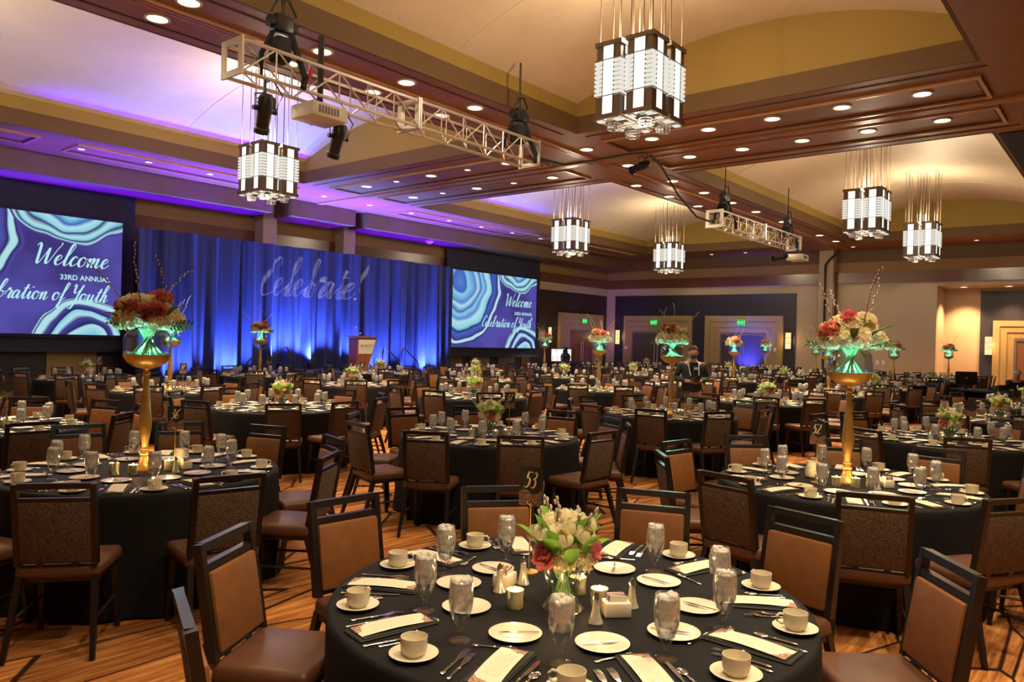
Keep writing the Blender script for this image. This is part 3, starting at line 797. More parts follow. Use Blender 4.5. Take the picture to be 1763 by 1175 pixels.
# projected word on the curtain; its light is painted as glowing letter ribbons
M['painted_gobo'] = bpy.data.materials.new('painted_projection')
t_, n_, l_ = nt(M['painted_gobo'])
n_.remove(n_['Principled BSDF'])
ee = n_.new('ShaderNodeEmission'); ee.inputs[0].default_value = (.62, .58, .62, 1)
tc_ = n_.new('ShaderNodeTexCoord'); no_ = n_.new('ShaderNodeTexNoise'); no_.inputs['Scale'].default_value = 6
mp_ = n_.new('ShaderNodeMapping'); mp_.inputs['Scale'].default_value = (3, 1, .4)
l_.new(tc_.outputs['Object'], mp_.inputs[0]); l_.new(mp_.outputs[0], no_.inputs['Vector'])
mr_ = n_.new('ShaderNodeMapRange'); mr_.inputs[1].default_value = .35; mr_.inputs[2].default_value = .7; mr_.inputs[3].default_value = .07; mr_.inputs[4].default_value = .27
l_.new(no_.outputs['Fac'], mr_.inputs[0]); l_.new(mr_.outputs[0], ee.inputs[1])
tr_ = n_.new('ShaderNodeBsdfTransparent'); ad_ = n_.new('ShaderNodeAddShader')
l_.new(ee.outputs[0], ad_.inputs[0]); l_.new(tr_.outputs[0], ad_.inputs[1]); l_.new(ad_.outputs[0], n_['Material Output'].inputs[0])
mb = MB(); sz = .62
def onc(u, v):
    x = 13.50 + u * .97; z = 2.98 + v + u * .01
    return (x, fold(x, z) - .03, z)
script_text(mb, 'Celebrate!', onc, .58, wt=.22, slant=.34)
tag(obj('painted_light_word', mb.mesh('painted_light_word', M['painted_gobo'])), 'grey glowing word Celebrate!, painted projector light in brush lettering on the blue curtain', 'lettering')

# lamps at the foot of the curtain
def uplight(x, y, label, col=(.13, .22, 1.0), power=None, aim=(0, .10, 1), z=.02, spot=120, blend=1.0):
    t = thing('uplight', label, 'uplight', (x, y, z), group='blue floor lamps')
    mb = MB().lathe([(.001, .0), (.12, .0), (.13, .06), (.13, .2), (.115, .2), (.11, .17)], 14); obj('can', mb.mesh('can', M['blackmetal']), t)
    obj('lens', MB().lathe([(.11, .172), (.001, .172)], 14).mesh('lens', M['blueled']), t)
    light('uplight_beam', 'SPOT', (0, 0, .24), power or P_BLUE, col, t, spot_size=math.radians(spot), spot_blend=blend, shadow_soft_size=.06, aim=aim)
for i, (x, p) in enumerate(((10.7, .8), (12.4, 1.3), (14.15, 1.3), (15.3, 1.3), (16.9, .7), (18.4, 1.1), (19.6, .35), (20.75, 1.5))):
    uplight(x, 21.32, NTH[i] + ' blue uplight from the left at the foot of the curtain', power=P_BLUE * p, z=.61 if 13.1 < x < 17.6 else .02)
uplight(35.2, 15.0, 'blue uplight before the right pair of exit doors', (.05, .06, 1), P_BLUE * .8, (.55, -.05, 1), spot=80)
# purple wash lamps between stage and first tables, thrown up at the ceiling
for i, (x, e) in enumerate(((7.2, .35), (9.3, .55), (11.4, .8), (13.6, 1.0), (15.7, 1.0), (17.3, .9), (19.4, .8), (21.5, .55), (23.6, .3))):
    uplight(x, 20.15, NTH[i] + ' purple wash lamp from the left beside the stage', (.075, .0, 1.0), P_WASH * e, (.0, .03, 1), spot=38, blend=1.0, z=.605 if 13.2 < x < 17.5 else .02)
uplight(9.2, 18.3, 'purple wash lamp tilted towards the purple vault', (.13, .035, 1.0), 1150, (.04, -.36, 1), spot=62, blend=1.0)
uplight(4.6, 19.0, 'pale blue wash lamp before the left screen', (.30, .40, 1.0), 650, (-.12, -.5, 1), spot=72, blend=1.0)
uplight(19.6, 18.2, 'violet wash lamp tilted towards the lavender vault', (.25, .12, 1.0), 900, (.22, -.5, 1), spot=60, blend=1.0)
for i, (xa, xb) in enumerate(((3.9, 13.7), (14.75, 17.1), (17.9, 23.2))):  # unseen battens added to turn the underside of the boxed drops purple
    t = thing('added_batten', 'added unseen blue light batten behind the curtain, ' + ['left', 'middle', 'right'][i] + ' section', 'batten', ((xa + xb) / 2, 22.3, .02))
    obj('housing', MB().rbox((-(xb - xa) / 2, -.05, 0), ((xb - xa) / 2, .05, .08), .01).mesh('housing', M['blackmetal']), t)
    light('added_batten_light', 'AREA', (0, 0, .1), 34 * (xb - xa), (.08, .0, 1.0), t, shape='RECTANGLE', size=xb - xa, size_y=.05, spread=math.radians(17), aim=(0, 0, 1))
uplight(29.5, 19.8, 'violet lamp near the far corner', (.35, .12, 1.0), 900, (1, .55, .55), spot=60, blend=1.0)

# ------------------------------------------------------------------ screens
def slide_mat():
    m = bpy.data.materials.new('agate_slide')
    t, n, l = nt(m)
    n.remove(n['Principled BSDF'])
    tc = n.new('ShaderNodeTexCoord')
    mp = n.new('ShaderNodeMapping'); mp.inputs['Scale'].default_value = (1.78, 0, 1); l.new(tc.outputs['Generated'], mp.inputs[0])
    no = n.new('ShaderNodeTexNoise'); no.inputs['Scale'].default_value = 2.1; no.inputs['Detail'].default_value = 1.6
    l.new(mp.outputs[0], no.inputs['Vector'])
    sc = n.new('ShaderNodeVectorMath'); sc.operation = 'MULTIPLY_ADD'; sc.inputs[1].default_value = (.3, 0, .3); sc.inputs[2].default_value = (-.15, 0, -.15)
    l.new(no.outputs['Color'], sc.inputs[0])
    ad = n.new('ShaderNodeVectorMath'); ad.operation = 'ADD'; l.new(mp.outputs[0], ad.inputs[0]); l.new(sc.outputs[0], ad.inputs[1])
    n2 = n.new('ShaderNodeTexNoise'); n2.inputs['Scale'].default_value = 2.0; l.new(mp.outputs[0], n2.inputs['Vector'])
    base = n.new('ShaderNodeValToRGB')
    e = base.color_ramp.elements
    e[0].position = .38; e[0].color = lin(70, 58, 130) + (1,); e[1].position = .62; e[1].color = lin(92, 84, 178) + (1,)
    l.new(n2.outputs['Fac'], base.inputs[0])
    cur = base.outputs[0]
    PURP = lin(84, 74, 160); NAVY = lin(36, 44, 110); BLUE = lin(70, 110, 205); CY = lin(150, 220, 240); WH = lin(190, 240, 250); MID = lin(95, 140, 220)
    def blob(c, rad, sx, stops):
        nonlocal cur
        su = n.new('ShaderNodeVectorMath'); su.operation = 'SUBTRACT'; su.inputs[1].default_value = c; l.new(ad.outputs[0], su.inputs[0])
        ml = n.new('ShaderNodeVectorMath'); ml.operation = 'MULTIPLY'; ml.inputs[1].default_value = (sx / rad, 0, 1 / rad); l.new(su.outputs[0], ml.inputs[0])
        ln = n.new('ShaderNodeVectorMath'); ln.operation = 'LENGTH'; l.new(ml.outputs[0], ln.inputs[0])
        cr = n.new('ShaderNodeValToRGB'); el = cr.color_ramp.elements
        el[0].position = 0; el[0].color = stops[0][1] + (1,); el[1].position = stops[-1][0]; el[1].color = stops[-1][1] + (1,)
        for p, col in stops[1:-1]:
            q = el.new(p); q.color = col + (1,)
        l.new(ln.outputs['Value'], cr.inputs[0])
        lt = n.new('ShaderNodeMath'); lt.operation = 'LESS_THAN'; lt.inputs[1].default_value = 1.0; l.new(ln.outputs['Value'], lt.inputs[0])
        mx = n.new('ShaderNodeMix'); mx.data_type = 'RGBA'
        l.new(lt.outputs[0], mx.inputs['Factor']); l.new(cur, mx.inputs['A']); l.new(cr.outputs[0], mx.inputs['B'])
        cur = mx.outputs['Result']
    blob((.14, 0, .86), .86, 1.02, [(0, MID), (.16, BLUE), (.2, CY), (.34, MID), (.38, WH), (.46, BLUE), (.5, CY), (.56, MID), (.6, WH), (.68, CY), (.72, NAVY), (.76, BLUE), (.85, PURP), (.88, NAVY), (.90, WH), (.94, WH), (.955, NAVY), (.98, PURP)])
    blob((1.36, 0, 1.12), .36, .72, [(0, CY), (.3, MID), (.36, CY), (.5, BLUE), (.58, WH), (.68, CY), (.72, NAVY), (.8, WH), (.86, CY), (.9, NAVY), (.95, WH), (.97, PURP)])
    blob((1.52, 0, -.14), .44, .86, [(0, BLUE), (.3, CY), (.42, WH), (.45, NAVY), (.55, PURP), (.6, WH), (.68, CY), (.7, NAVY), (.8, PURP), (.85, WH), (.93, WH), (.95, NAVY), (.975, WH), (.98, PURP)])
    em_ = n.new('ShaderNodeEmission'); em_.inputs[1].default_value = .85
    l.new(cur, em_.inputs[0]); l.new(em_.outputs[0], n['Material Output'].inputs[0])
    return m
M['slide'] = slide_mat()
M['slidetext'] = em('slide_lettering', lin(185, 240, 245), .95)
def screen(x0, z0, w, h, y, label, dx0, dx1, dz0):
    t = thing('projection_screen', label, 'screen', (x0, y, z0))
    sl = obj('slide', MB().add([(0, 0, 0), (w, 0, 0), (w, 0, h), (0, 0, h)], [(0, 1, 2, 3)]).mesh('slide', M['slide'], False), t)
    f = lambda u, v: (u, -.012, v)
    mb = MB(); s = .085 * h
    tw = script_width('Welcome') * s
    script_text(mb, 'Welcome', lambda u, v: f(w * .93 - tw * 1.1 + u * 1.1, h * .58 + v), s, wt=.22, slant=.3); obj('lettering', mb.mesh('lettering', M['slidetext']), sl)
    mb = MB(); s2 = .068 * h; tw2 = script_width('Celebration of Youth') * s2
    script_text(mb, 'Celebration of Youth', lambda u, v: f(w * .93 - tw2 * 1.08 + u * 1.08, h * .285 + v), s2, wt=.22, slant=.3); obj('lettering', mb.mesh('lettering', M['slidetext']), sl)
    me = sans_mesh('lettering', '33RD ANNUAL', .060 * h, M['slidetext'], bold=.004, align='RIGHT')
    obj('lettering', me, sl, (w * .945, -.012, h * .465), rot=(PI / 2, 0, 0))
    mb = MB(); bw = .1
    mb.box((-bw, -.03, -bw), (w + bw, .05, -.004)); mb.box((-bw, -.03, h + .004), (w + bw, .05, h + bw)); mb.box((-bw, -.03, -.004), (-.004, .05, h + .004)); mb.box((w + .004, -.03, -.004), (w + bw, .05, h + .004)); mb.box((-bw, .01, -bw), (w + bw, .05, h + bw))
    obj('border', mb.mesh('border', M['black'], False), t)
    for xa, xb, za, zb in ((dx0, dx1, h + bw, 5.6 - z0), (dx0, -bw, dz0, h + bw), (w + bw, dx1, dz0, h + bw), (-bw, w + bw, dz0, -bw)):
        if xb - xa < .02: continue
        n = max(6, int((xb - xa) * 12))
        rows = [[(xa + (xb - xa) * i / n, .035 + .012 * math.sin(i * 1.9), z) for i in range(n + 1)] for z in (za, zb)]
        obj('drape', MB().grid(rows).mesh('drape', M['drape']), t)
    mb = MB().box((dx0, -.03, dz0 - .1), (dx1, .05, dz0)); obj('bottom_bar', mb.mesh('bottom_bar', M['blackmetal'], False), t)
screen(23.46, 1.37, 5.85, 3.33, 22.88, 'projection screen at right showing the Welcome slide with agate pattern', -.32, 6.12, -.32)
screen(3.96, 1.57, 5.85, 3.24, 22.88, 'projection screen at the left edge, Welcome slide partly out of frame', -.4, 6.2, -.38)
# ------------------------------------------------------------------ table plan
TB = {(0, 0): (2.47, 1.73), (0, 1): (2.55, 5.5), (1, 0): (6.0, 1.71), (0, 2): (2.5, 8.85), (1, 1): (6.0, 5.25), (1, 2): (6.04, 9.05), (1, 3): (6.17, 12.47),
      (1, 4): (6.25, 15.97), (2, 0): (9.82, 1.71), (2, 1): (9.82, 5.2), (2, 2): (9.79, 8.95), (2, 3): (9.9, 12.41), (2, 4): (9.99, 15.9), (3, 0): (13.51, 1.69),
      (3, 1): (13.55, 5.25), (3, 2): (13.54, 8.86), (3, 3): (13.59, 12.4), (3, 4): (13.66, 15.92), (4, 0): (17.12, 1.78), (4, 1): (17.17, 5.32), (4, 2): (17.17, 8.92),
      (4, 3): (17.26, 12.41), (4, 4): (17.38, 15.87), (5, 0): (20.8, 1.3), (5, 1): (20.85, 5.32), (5, 2): (20.75, 9.04), (5, 3): (20.93, 12.42), (5, 4): (20.98, 15.96),
      (6, 1): (24.43, 5.75), (6, 2): (24.49, 8.97), (6, 3): (24.53, 12.52), (6, 4): (24.53, 16.12), (7, 1): (28.08, 5.48), (7, 2): (28.02, 9.15), (7, 3): (28.21, 12.52),
      (7, 4): (28.21, 16.12), (8, 1): (31.65, 5.61), (8, 2): (31.89, 8.92), (8, 3): (31.89, 12.52), (8, 4): (31.89, 16.12)}
TALL = {(0, 1), (1, 0), (1, 3), (2, 1), (2, 4), (3, 2), (4, 1), (5, 2), (5, 4), (6, 1), (7, 2), (8, 1), (8, 3)}
NAME = {(0, 0): 'the nearest table, numbered 53',
        (0, 1): 'the left table numbered 36',
        (1, 0): 'the right table numbered 52',
        (1, 1): 'the central table numbered 37',
        (1, 2): 'the middle-left table numbered 32',
        (1, 3): 'table 17 behind left gold stand',
        (1, 4): 'the far-left table numbered 22',
        (0, 2): 'the flower table at left edge',
        (2, 0): 'the flower table behind table 52',
        (3, 0): 'the second table behind table 52',
        (4, 0): 'the third table behind table 52',
        (2, 1): 'the gold-stand table before the photographer',
        (2, 2): 'the rose table behind table 37',
        (2, 3): 'the rose table before the lectern',
        (2, 4): 'the gold-stand table before stage steps',
        (3, 1): 'the flower table right of photographer',
        (3, 2): 'the gold-stand table left of photographer',
        (3, 3): 'the flower table below right screen',
        (3, 4): 'the flower table nearest the lectern',
        (4, 1): 'the gold-stand table beside large bowl',
        (4, 2): 'the flower table behind the photographer',
        (4, 3): 'the flower table before corner display',
        (4, 4): 'the farthest flower table under screen',
        (5, 0): 'the half-seen table before control desk',
        (5, 1): 'the flower table behind large bowl',
        (5, 2): 'the gold-stand table before blue door',
        (5, 3): 'the flower table before left exit',
        (5, 4): 'the gold-stand table at screen edge',
        (6, 1): 'the gold-stand table before beige wall',
        (6, 2): 'the flower table right of blue door',
        (6, 3): 'the farther table hidden by photographer',
        (6, 4): 'the far table by corner display',
        (7, 1): 'the far flower table before alcove',
        (7, 2): 'the far gold-stand table by column',
        (7, 3): 'the far table before blue door',
        (7, 4): 'the far table before left exit',
        (8, 1): 'the last gold-stand table before alcove',
        (8, 2): 'the last table behind large bowl',
        (8, 3): 'the last gold-stand table before doors',
        (8, 4): 'the last table by left exit'}
ORDER = sorted(TB, key=lambda k: view_xy(TB[k] + (.76,))[0])
NEAR = ORDER[:30]                 # places set with separate things
TH = 0.76
ORD5 = ['leftmost', 'second from left', 'middle', 'second from right', 'rightmost']

def cloth_mesh(seed):
    rr = random.Random(seed)
    n = 96; ph = [rr.uniform(0, 6.28) for _ in range(4)]
    prof = [(.001, TH), (.45, TH), (.80, TH), (.905, TH), (.916, TH - .004), (.923, TH - .018), (.925, TH - .06), (.928, .5), (.932, .25), (.938, .015)]
    rows = []
    for r, z in prof:
        f = max(0, (TH - .03 - z) / (TH - .03))
        row = []
        for k in range(n + 1):
            a = 2 * PI * (k % n) / n
            w = .022 * f * (math.sin(11 * a + ph[0]) + .7 * math.sin(17 * a + ph[1]) + .5 * math.sin(7 * a + ph[2]))
            row.append(((r + w) * math.cos(a), (r + w) * math.sin(a), z))
        rows.append(row)
    return MB().grid(rows).mesh('tablecloth', M['cloth'], ang=1.2)
CLOTHS = [cloth_mesh(i) for i in range(4)]
def _leg():
    mb = MB()
    for s in (-1, 1): mb.path([(s * .5, -.35, .02), (s * .5, -.35, .70), (s * .5, .35, .70), (s * .5, .35, .02)], .016, 6)
    mb.path([(0, 0, .02), (0, 0, .70)], .02, 6)
    return mb.mesh('folding_legs', M['steel'])
LEGS = _leg(); TTOP = MB().lathe([(.001, .715), (.90, .715), (.90, .745), (.001, .745)], 48).mesh('tabletop', M['doorwood'])
for i, k in enumerate(ORDER):
    x, y = TB[k]
    t = thing('banquet_table', 'round table under a floor-length black cloth, ' + NAME[k], 'table', (x, y, 0), R.uniform(0, 6.28), 'round banquet tables')
    obj('tablecloth', CLOTHS[i % 4], t); obj('tabletop', TTOP, t); obj('folding_leg', LEGS, t)

# ------------------------------------------------------------------ chairs
def chair_meshes():
    P = {}
    lean = lambda z: -.215 - (z - .47) * .165        # back plane
    mb = MB().rbox((-.225, -.225, .405), (.225, .18, .485), .03, 3)
    mb.v = [(x * (1 - .08 * max(0, -y / .25)), y, z + .006 * math.cos(x * 6) * (z > .47)) for x, y, z in mb.v]
    P['seat'] = mb.mesh('seat', M['seatvinyl'])
    mb = MB().box((-.2, -.2, .385), (.2, .16, .41)); P['seat_frame'] = mb.mesh('seat_frame', M['espresso'], False)
    def slab(x0, x1, z0, z1, d0, d1, r):
        q = MB().rbox((x0, d0, z0), (x1, d1, z1), r, 2); q.v = [(x, y + lean(z), z) for x, y, z in q.v]; return q
    P['back_pad'] = slab(-.175, .175, .515, .825, .004, .032, .012).mesh('back_pad', M['tanvinyl'])
    P['back_panel'] = slab(-.178, .178, .50, .835, -.022, .003, .008).mesh('back_panel', M['speckle'])
    fr = MB()
    for s in (-1, 1):
        fr.bar((s * .190, lean(.485) - .002, .485), (s * .190, lean(.935) - .002, .935), .03, .03, (0, 1, 0), .042, .036)
    for z0, z1 in ((.495, .515), (.828, .856), (.905, .937)):
        q = MB().box((-.176, -.018, z0), (.176, .014, z1)); q.v = [(x, y + lean(z), z) for x, y, z in q.v]; fr.add(q.v, q.f)
    for s in (-1, 1): fr.bar((s * .085, lean(.5), .505), (s * .085, -.205, .40), .034, .034, (0, 1, 0), .012, .012)
    P['back_frame'] = fr.mesh('back_frame', M['espresso'], False)
    for nm, p0, p1 in (('fl', (-.19, .13, .40), (-.205, .17, 0)), ('fr', (.19, .13, .40), (.205, .17, 0)), ('bl', (-.185, -.205, .42), (-.215, -.33, 0)), ('br', (.185, -.205, .42), (.215, -.33, 0))):
        P[nm] = MB().bar(p0, p1, .036, .024, (0, 1, 0), .04, .026).mesh('leg', M['espresso'], False)
    for s, nm in ((-1, 'sl'), (1, 'sr')):
        q = MB().path([(s * .197, .145, .2), (s * .203, -.265, .2)], .009, 6); q.ball((s * .2, -.1, .2), .014, 6, 4); P[nm] = q.mesh('stretcher', M['blackmetal'])
    return P
CH = chair_meshes()
CHAIR_PARTS = [('seat', 'seat'), ('seat_frame', 'seat_frame'), ('back_pad', 'back_pad'), ('back_panel', 'back_panel'), ('back_frame', 'back_frame'),
               ('leg', 'fl'), ('leg', 'fr'), ('leg', 'bl'), ('leg', 'br'), ('stretcher', 'sl'), ('stretcher', 'sr')]
SEATS = {(0, 0): [(53, 1.33, -1), (16, 1.41, 7), (-17, 1.47, 3), (90, 1.40, -4), (124, 1.41, -3), (161, 1.40, -3), (-50, 1.50, -1)],
         (0, 1): [(-132, 1.44, 4), (-97, 1.46, -5), (-58, 1.38, 3), (-19, 1.38, 3), (85, 1.50, -6), (54, 1.47, 9), (22, 1.43, -2), (126, 1.4, 2), (162, 1.42, -3), (-165, 1.4, 2)],
         (1, 1): [(-163, 1.36, 14), (-128, 1.42, -14), (-91, 1.40, -4), (-32, 1.39, 10), (3, 1.38, 8), (52, 1.43, 2), (87, 1.42, -10), (161, 1.44, 8), (122, 1.48, 3), (-58, 1.42, 4)],
         (1, 0): [(165, 1.39, 4), (-158, 1.40, -2), (54, 1.38, -8), (19, 1.38, 10), (-15, 1.38, 10), (92, 1.38, -10), (127, 1.37, 3), (-126, 1.4, 3), (-90, 1.42, -2), (-54, 1.4, 0)]}
seat_angles = {}
stuff_chairs = MB()
LABELTXT = {}
def seat_words(k, a):
    """how one finds a seat: side of the table towards or away from the camera, counted from the left"""
    return LABELTXT[(k, a)]
mats_chair = [M['seatvinyl'], M['espresso'], M['tanvinyl'], M['speckle'], M['blackmetal']]
CHAIR_LIST = []
for k in ORDER:
    cx_, cy_ = TB[k]
    L = SEATS.get(k) or [(18 + 36 * i + R.uniform(-4, 4), 1.41 + R.uniform(-.03, .08), R.uniform(-8, 8)) for i in range(10)]
    base_ang = [18 + 36 * i for i in range(10)]
    seat_angles[k] = base_ang
    def order(angs, r):
        f = []
        for a in angs:
            p = (cx_ + r * math.cos(math.radians(a)), cy_ + r * math.sin(math.radians(a)), .76)
            z, x, _ = view_xy(p); f.append((z, x, a))
        f.sort()
        half = (len(f) + 1) // 2
        res = {}
        for part, nm in ((f[:half], 'near side'), (f[half:], 'far side')):
            part = sorted(part, key=lambda q: q[1])
            n = len(part)
            for i, q in enumerate(part):
                w = ORD5[i] if n == 5 else (NTH[i] + ' from left')
                res[q[2]] = nm + ', ' + w
        return res
    for a, w in order(base_ang, .6).items(): LABELTXT[(k, a)] = w
    cw = order([q[0] for q in L], 1.4)
    for a, r, err in L:
        fo = math.radians(a + 180 + err)
        px = cx_ + r * math.cos(math.radians(a)); py = cy_ + r * math.sin(math.radians(a))
        CHAIR_LIST.append((k, (px + .29 * math.cos(fo), py + .29 * math.sin(fo)), fo - PI / 2, cw[a]))
CHAIR_LIST = [c for c in CHAIR_LIST if in_view((c[1][0], c[1][1], .7), .06)]
CHAIR_LIST.sort(key=lambda c: view_xy((c[1][0], c[1][1], .7))[0])
for i, (k, (x, y), rz, w) in enumerate(CHAIR_LIST):
    if i < 300:
        t = thing('banquet_chair', 'banquet chair, ' + w + ', at ' + NAME[k], 'chair', (x, y, 0), rz, 'chairs around ' + NAME[k])
        for nm, key in CHAIR_PARTS: obj(nm, CH[key], t)
    else:
        Mx = Matrix.Translation((x, y, 0)) @ Matrix.Rotation(rz, 4, 'Z')
        for nm, key in CHAIR_PARTS:
            me = CH[key]
            stuff_chairs.cur = mats_chair.index(me.materials[0])
            stuff_chairs.add([Mx @ v.co for v in me.vertices], [tuple(p.vertices) for p in me.polygons])
if stuff_chairs.v:
    tag(obj('banquet_chair', stuff_chairs.mesh('far_banquet_chairs', mats_chair, False)), 'the farthest banquet chairs, small before the exit doors', 'chair', kind='stuff')
# stacked chairs waiting by the far left wall
for i in range(4):
    t = thing('banquet_chair', 'brown banquet chair, ' + ['lowest', 'second', 'third', 'topmost'][i] + ' of the stack at far left', 'chair', (4.1 + .01 * i, 18.35 - .03 * i, .1 * i), -2.0, 'stacked chairs at far left')
    for nm, key in CHAIR_PARTS: obj(nm, CH[key], t)

# ------------------------------------------------------------------ tableware
def tableware():
    P = {}
    mb = MB().lathe([(.001, .0), (.034, .0), (.035, .003), (.012, .008), (.006, .014), (.006, .034), (.012, .042), (.026, .062), (.036, .09), (.040, .12), (.039, .15), (.0355, .178), (.0345, .178), (.038, .15), (.039, .12), (.035, .092), (.025, .065), (.001, .048)], 18)
    mb.v = [(x * 1.06, y * 1.06, z * 1.17) for x, y, z in mb.v]
    P['goblet'] = mb.mesh('water_goblet', M['glass'])
    mb = MB().lathe([(.0335, .092), (.0375, .105), (.0385, .125), (.0377, .15), (.035, .168), (.03, .172), (.001, .170)], 14)
    for i in range(9):
        a = i * 2.4; q = MB().rbox((-.010, -.010, -.010), (.010, .010, .010), .003, 1)
        q.xf(Matrix.Translation((.020 * math.cos(a), .020 * math.sin(a), .158 + .006 * (i % 3))) @ Matrix.Rotation(a, 4, 'X') @ Matrix.Rotation(a * 1.7, 4, 'Y')); mb.add(q.v, q.f)
    mb.v = [(x * 1.05, y * 1.05, z * 1.17) for x, y, z in mb.v]
    P['ice'] = mb.mesh('ice', M['ice'])
    mb = MB().lathe([(.001, .050), (.024, .065), (.0325, .09), (.001, .0905)], 14); mb.v = [(x * 1.05, y * 1.05, z * 1.17) for x, y, z in mb.v]; P['water'] = mb.mesh('water', M['water'])
    mb = MB().lathe([(.001, .006), (.028, .006), (.030, .009), (.038, .018), (.0415, .030), (.0425, .066), (.041, .066), (.0395, .030), (.036, .02), (.001, .014)], 20); P['cup'] = mb.mesh('coffee_cup', M['china'])
    mb = MB().path([(.040, 0, .058), (.056, 0, .060), (.066, 0, .050), (.064, 0, .035), (.052, 0, .026), (.038, 0, .026)], .0045, 6); P['handle'] = mb.mesh('handle', M['china'])
    mb = MB().lathe([(.001, .0), (.042, .0), (.045, .003), (.076, .014), (.078, .016), (.075, .0165), (.045, .006), (.001, .005)], 22); P['saucer'] = mb.mesh('saucer', M['china'])
    mb = MB().lathe([(.001, .0), (.055, .0), (.060, .003), (.088, .011), (.091, .0135), (.088, .014), (.060, .0065), (.001, .0055)], 24); P['plate'] = mb.mesh('bread_plate', M['china'])
    rows = []
    mb = MB()
    for yy in range(9):
        y = -.135 + .27 * yy / 8; z = .011 + .006 * math.cos((yy - 4) / 4 * 1.5)
        rows.append([(-.046, y, z), (0, y, z + .001), (.046, y, z)])
    mb.grid(rows); P['menu'] = mb.mesh('menu_card', None or [M['menu']])
    mb = MB().rbox((-.062, -.155, .0), (.062, .155, .008), .004, 1); mb.rbox((-.058, -.15, .008), (.052, .14, .011), .002, 1); P['napkin'] = mb.mesh('black_napkin', M['napkin'])
    def handle(mb, L):
        mb.rbox((-.0045, -L, .002), (.0045, -.01, .0055), .0015, 1); mb.ball((0, -L + .005, .004), (.0075, .012, .003), 8, 4); mb.ball((0, -L * .35, .004), (.006, .012, .003), 6, 4)
    mb = MB(); handle(mb, .11); mb.add([(-.004, -.01, .004), (.004, -.01, .004), (.011, .02, .004), (-.011, .02, .004), (.012, .045, .008), (-.012, .045, .008)], [(0, 1, 2, 3), (3, 2, 4, 5)])
    for i in range(4): mb.bar((-.0095 + i * .0063, .044, .008), (-.0085 + i * .0057, .085, .004), .0034, .002, (0, 0, 1), .0016, .0012)
    P['fork'] = mb.mesh('fork', M['silver'])
    mb = MB(); handle(mb, .12); mb.prism([(-.006, -.012), (.006, -.012), (.010, .03), (.009, .085), (.002, .11), (-.006, .10), (-.007, .03)], lambda x, y: (x, y, .003), lambda x, y: (x, y, .0045)); P['knife'] = mb.mesh('table_knife', M['silver'])
    mb = MB(); handle(mb, .1); mb.ball((0, .018, .005), (.0165, .028, .0045), 12, 6); P['spoon'] = mb.mesh('teaspoon', M['silver'])
    mb = MB(); mb.rbox((-.003, -.08, .0), (.003, -.01, .003), .001, 1); mb.prism([(-.005, -.01), (.006, -.01), (.008, .03), (.0, .06), (-.006, .03)], lambda x, y: (x, y, .0005), lambda x, y: (x, y, .002)); P['butter'] = mb.mesh('butter_knife', M['silver'])
    mb = MB().lathe([(.001, 0), (.026, 0), (.027, .004), (.020, .02), (.013, .055), (.011, .085), (.013, .09), (.011, .10), (.004, .112), (.001, .112)], 12); P['shaker'] = mb.mesh('shaker', M['shaker'])
    mb = MB().lathe([(.0135, .0885), (.0115, .101), (.004, .113), (.001, .1135)], 12); P['shaker_cap'] = mb.mesh('cap', M['silver'])
    mb = MB().rbox((-.05, -.035, 0), (.05, .035, .055), .008, 2); P['caddy'] = mb.mesh('sugar_caddy', M['china'])
    for i, c in enumerate(('pkt_white', 'pkt_blue', 'pkt_pink', 'pkt_orange')):
        mb = MB()
        mb.rbox((-.032, -.002, 0), (.032, .002, .05), .001, 1); P[c] = mb.mesh('sugar_packet', M[c])
    mb = MB().lathe([(.001, 0), (.031, 0), (.033, .004), (.031, .035), (.034, .068), (.0325, .068), (.029, .036), (.001, .03)], 16); P['votive'] = mb.mesh('votive_cup', M['mercury'])
    mb = MB().lathe([(.001, .031), (.028, .031), (.029, .058), (.001, .056)], 14); P['wax'] = mb.mesh('candle', M['wax'])
    mb = MB().ball((0, 0, .066), (.006, .006, .014), 8, 6); P['flame'] = mb.mesh('flame', M['flame'])
    mb = MB().lathe([(.001, 0), (.04, 0), (.05, .01), (.055, .05), (.045, .09), (.04, .11), (.046, .125), (.044, .125), (.037, .11), (.001, .1)], 16); mb.path([(.045, 0, .105), (.08, 0, .105), (.088, 0, .07), (.06, 0, .035), (.05, 0, .035)], .007, 6); P['jug'] = mb.mesh('cream_jug', M['printchina'])
    return P
M['napkin'] = pm('charcoal_napkin', (.010, .010, .012), .7, var=.2, scale=200)
M['shaker'] = pm('faceted_shaker_glass', (.62, .58, .46), .15, metal=.35, var=.2, scale=60)
for c, v in (('white', (.75, .7, .6)), ('blue', (.12, .2, .5)), ('pink', (.75, .2, .22)), ('orange', (.8, .38, .08))): M['pkt_' + c] = pm('packet_' + c, v, .7, var=.1)
def print_china():
    m = pm('printed_china', (.78, .70, .54), .25, var=.02)
    t, n, l = nt(m); b = n['Principled BSDF']
    vo = n.new('ShaderNodeTexVoronoi'); vo.inputs['Scale'].default_value = 34; tc = n.new('ShaderNodeTexCoord'); l.new(tc.outputs['Object'], vo.inputs['Vector'])
    lt = n.new('ShaderNodeMath'); lt.operation = 'LESS_THAN'; lt.inputs[1].default_value = .18; l.new(vo.outputs['Distance'], lt.inputs[0])
    mx = n.new('ShaderNodeMix'); mx.data_type = 'RGBA'; mx.inputs['A'].default_value = (.78, .70, .54, 1); mx.inputs['B'].default_value = (.42, .14, .08, 1)
    l.new(lt.outputs[0], mx.inputs['Factor']); l.new(mx.outputs['Result'], b.inputs['Base Color']); return m
M['printchina'] = print_china()
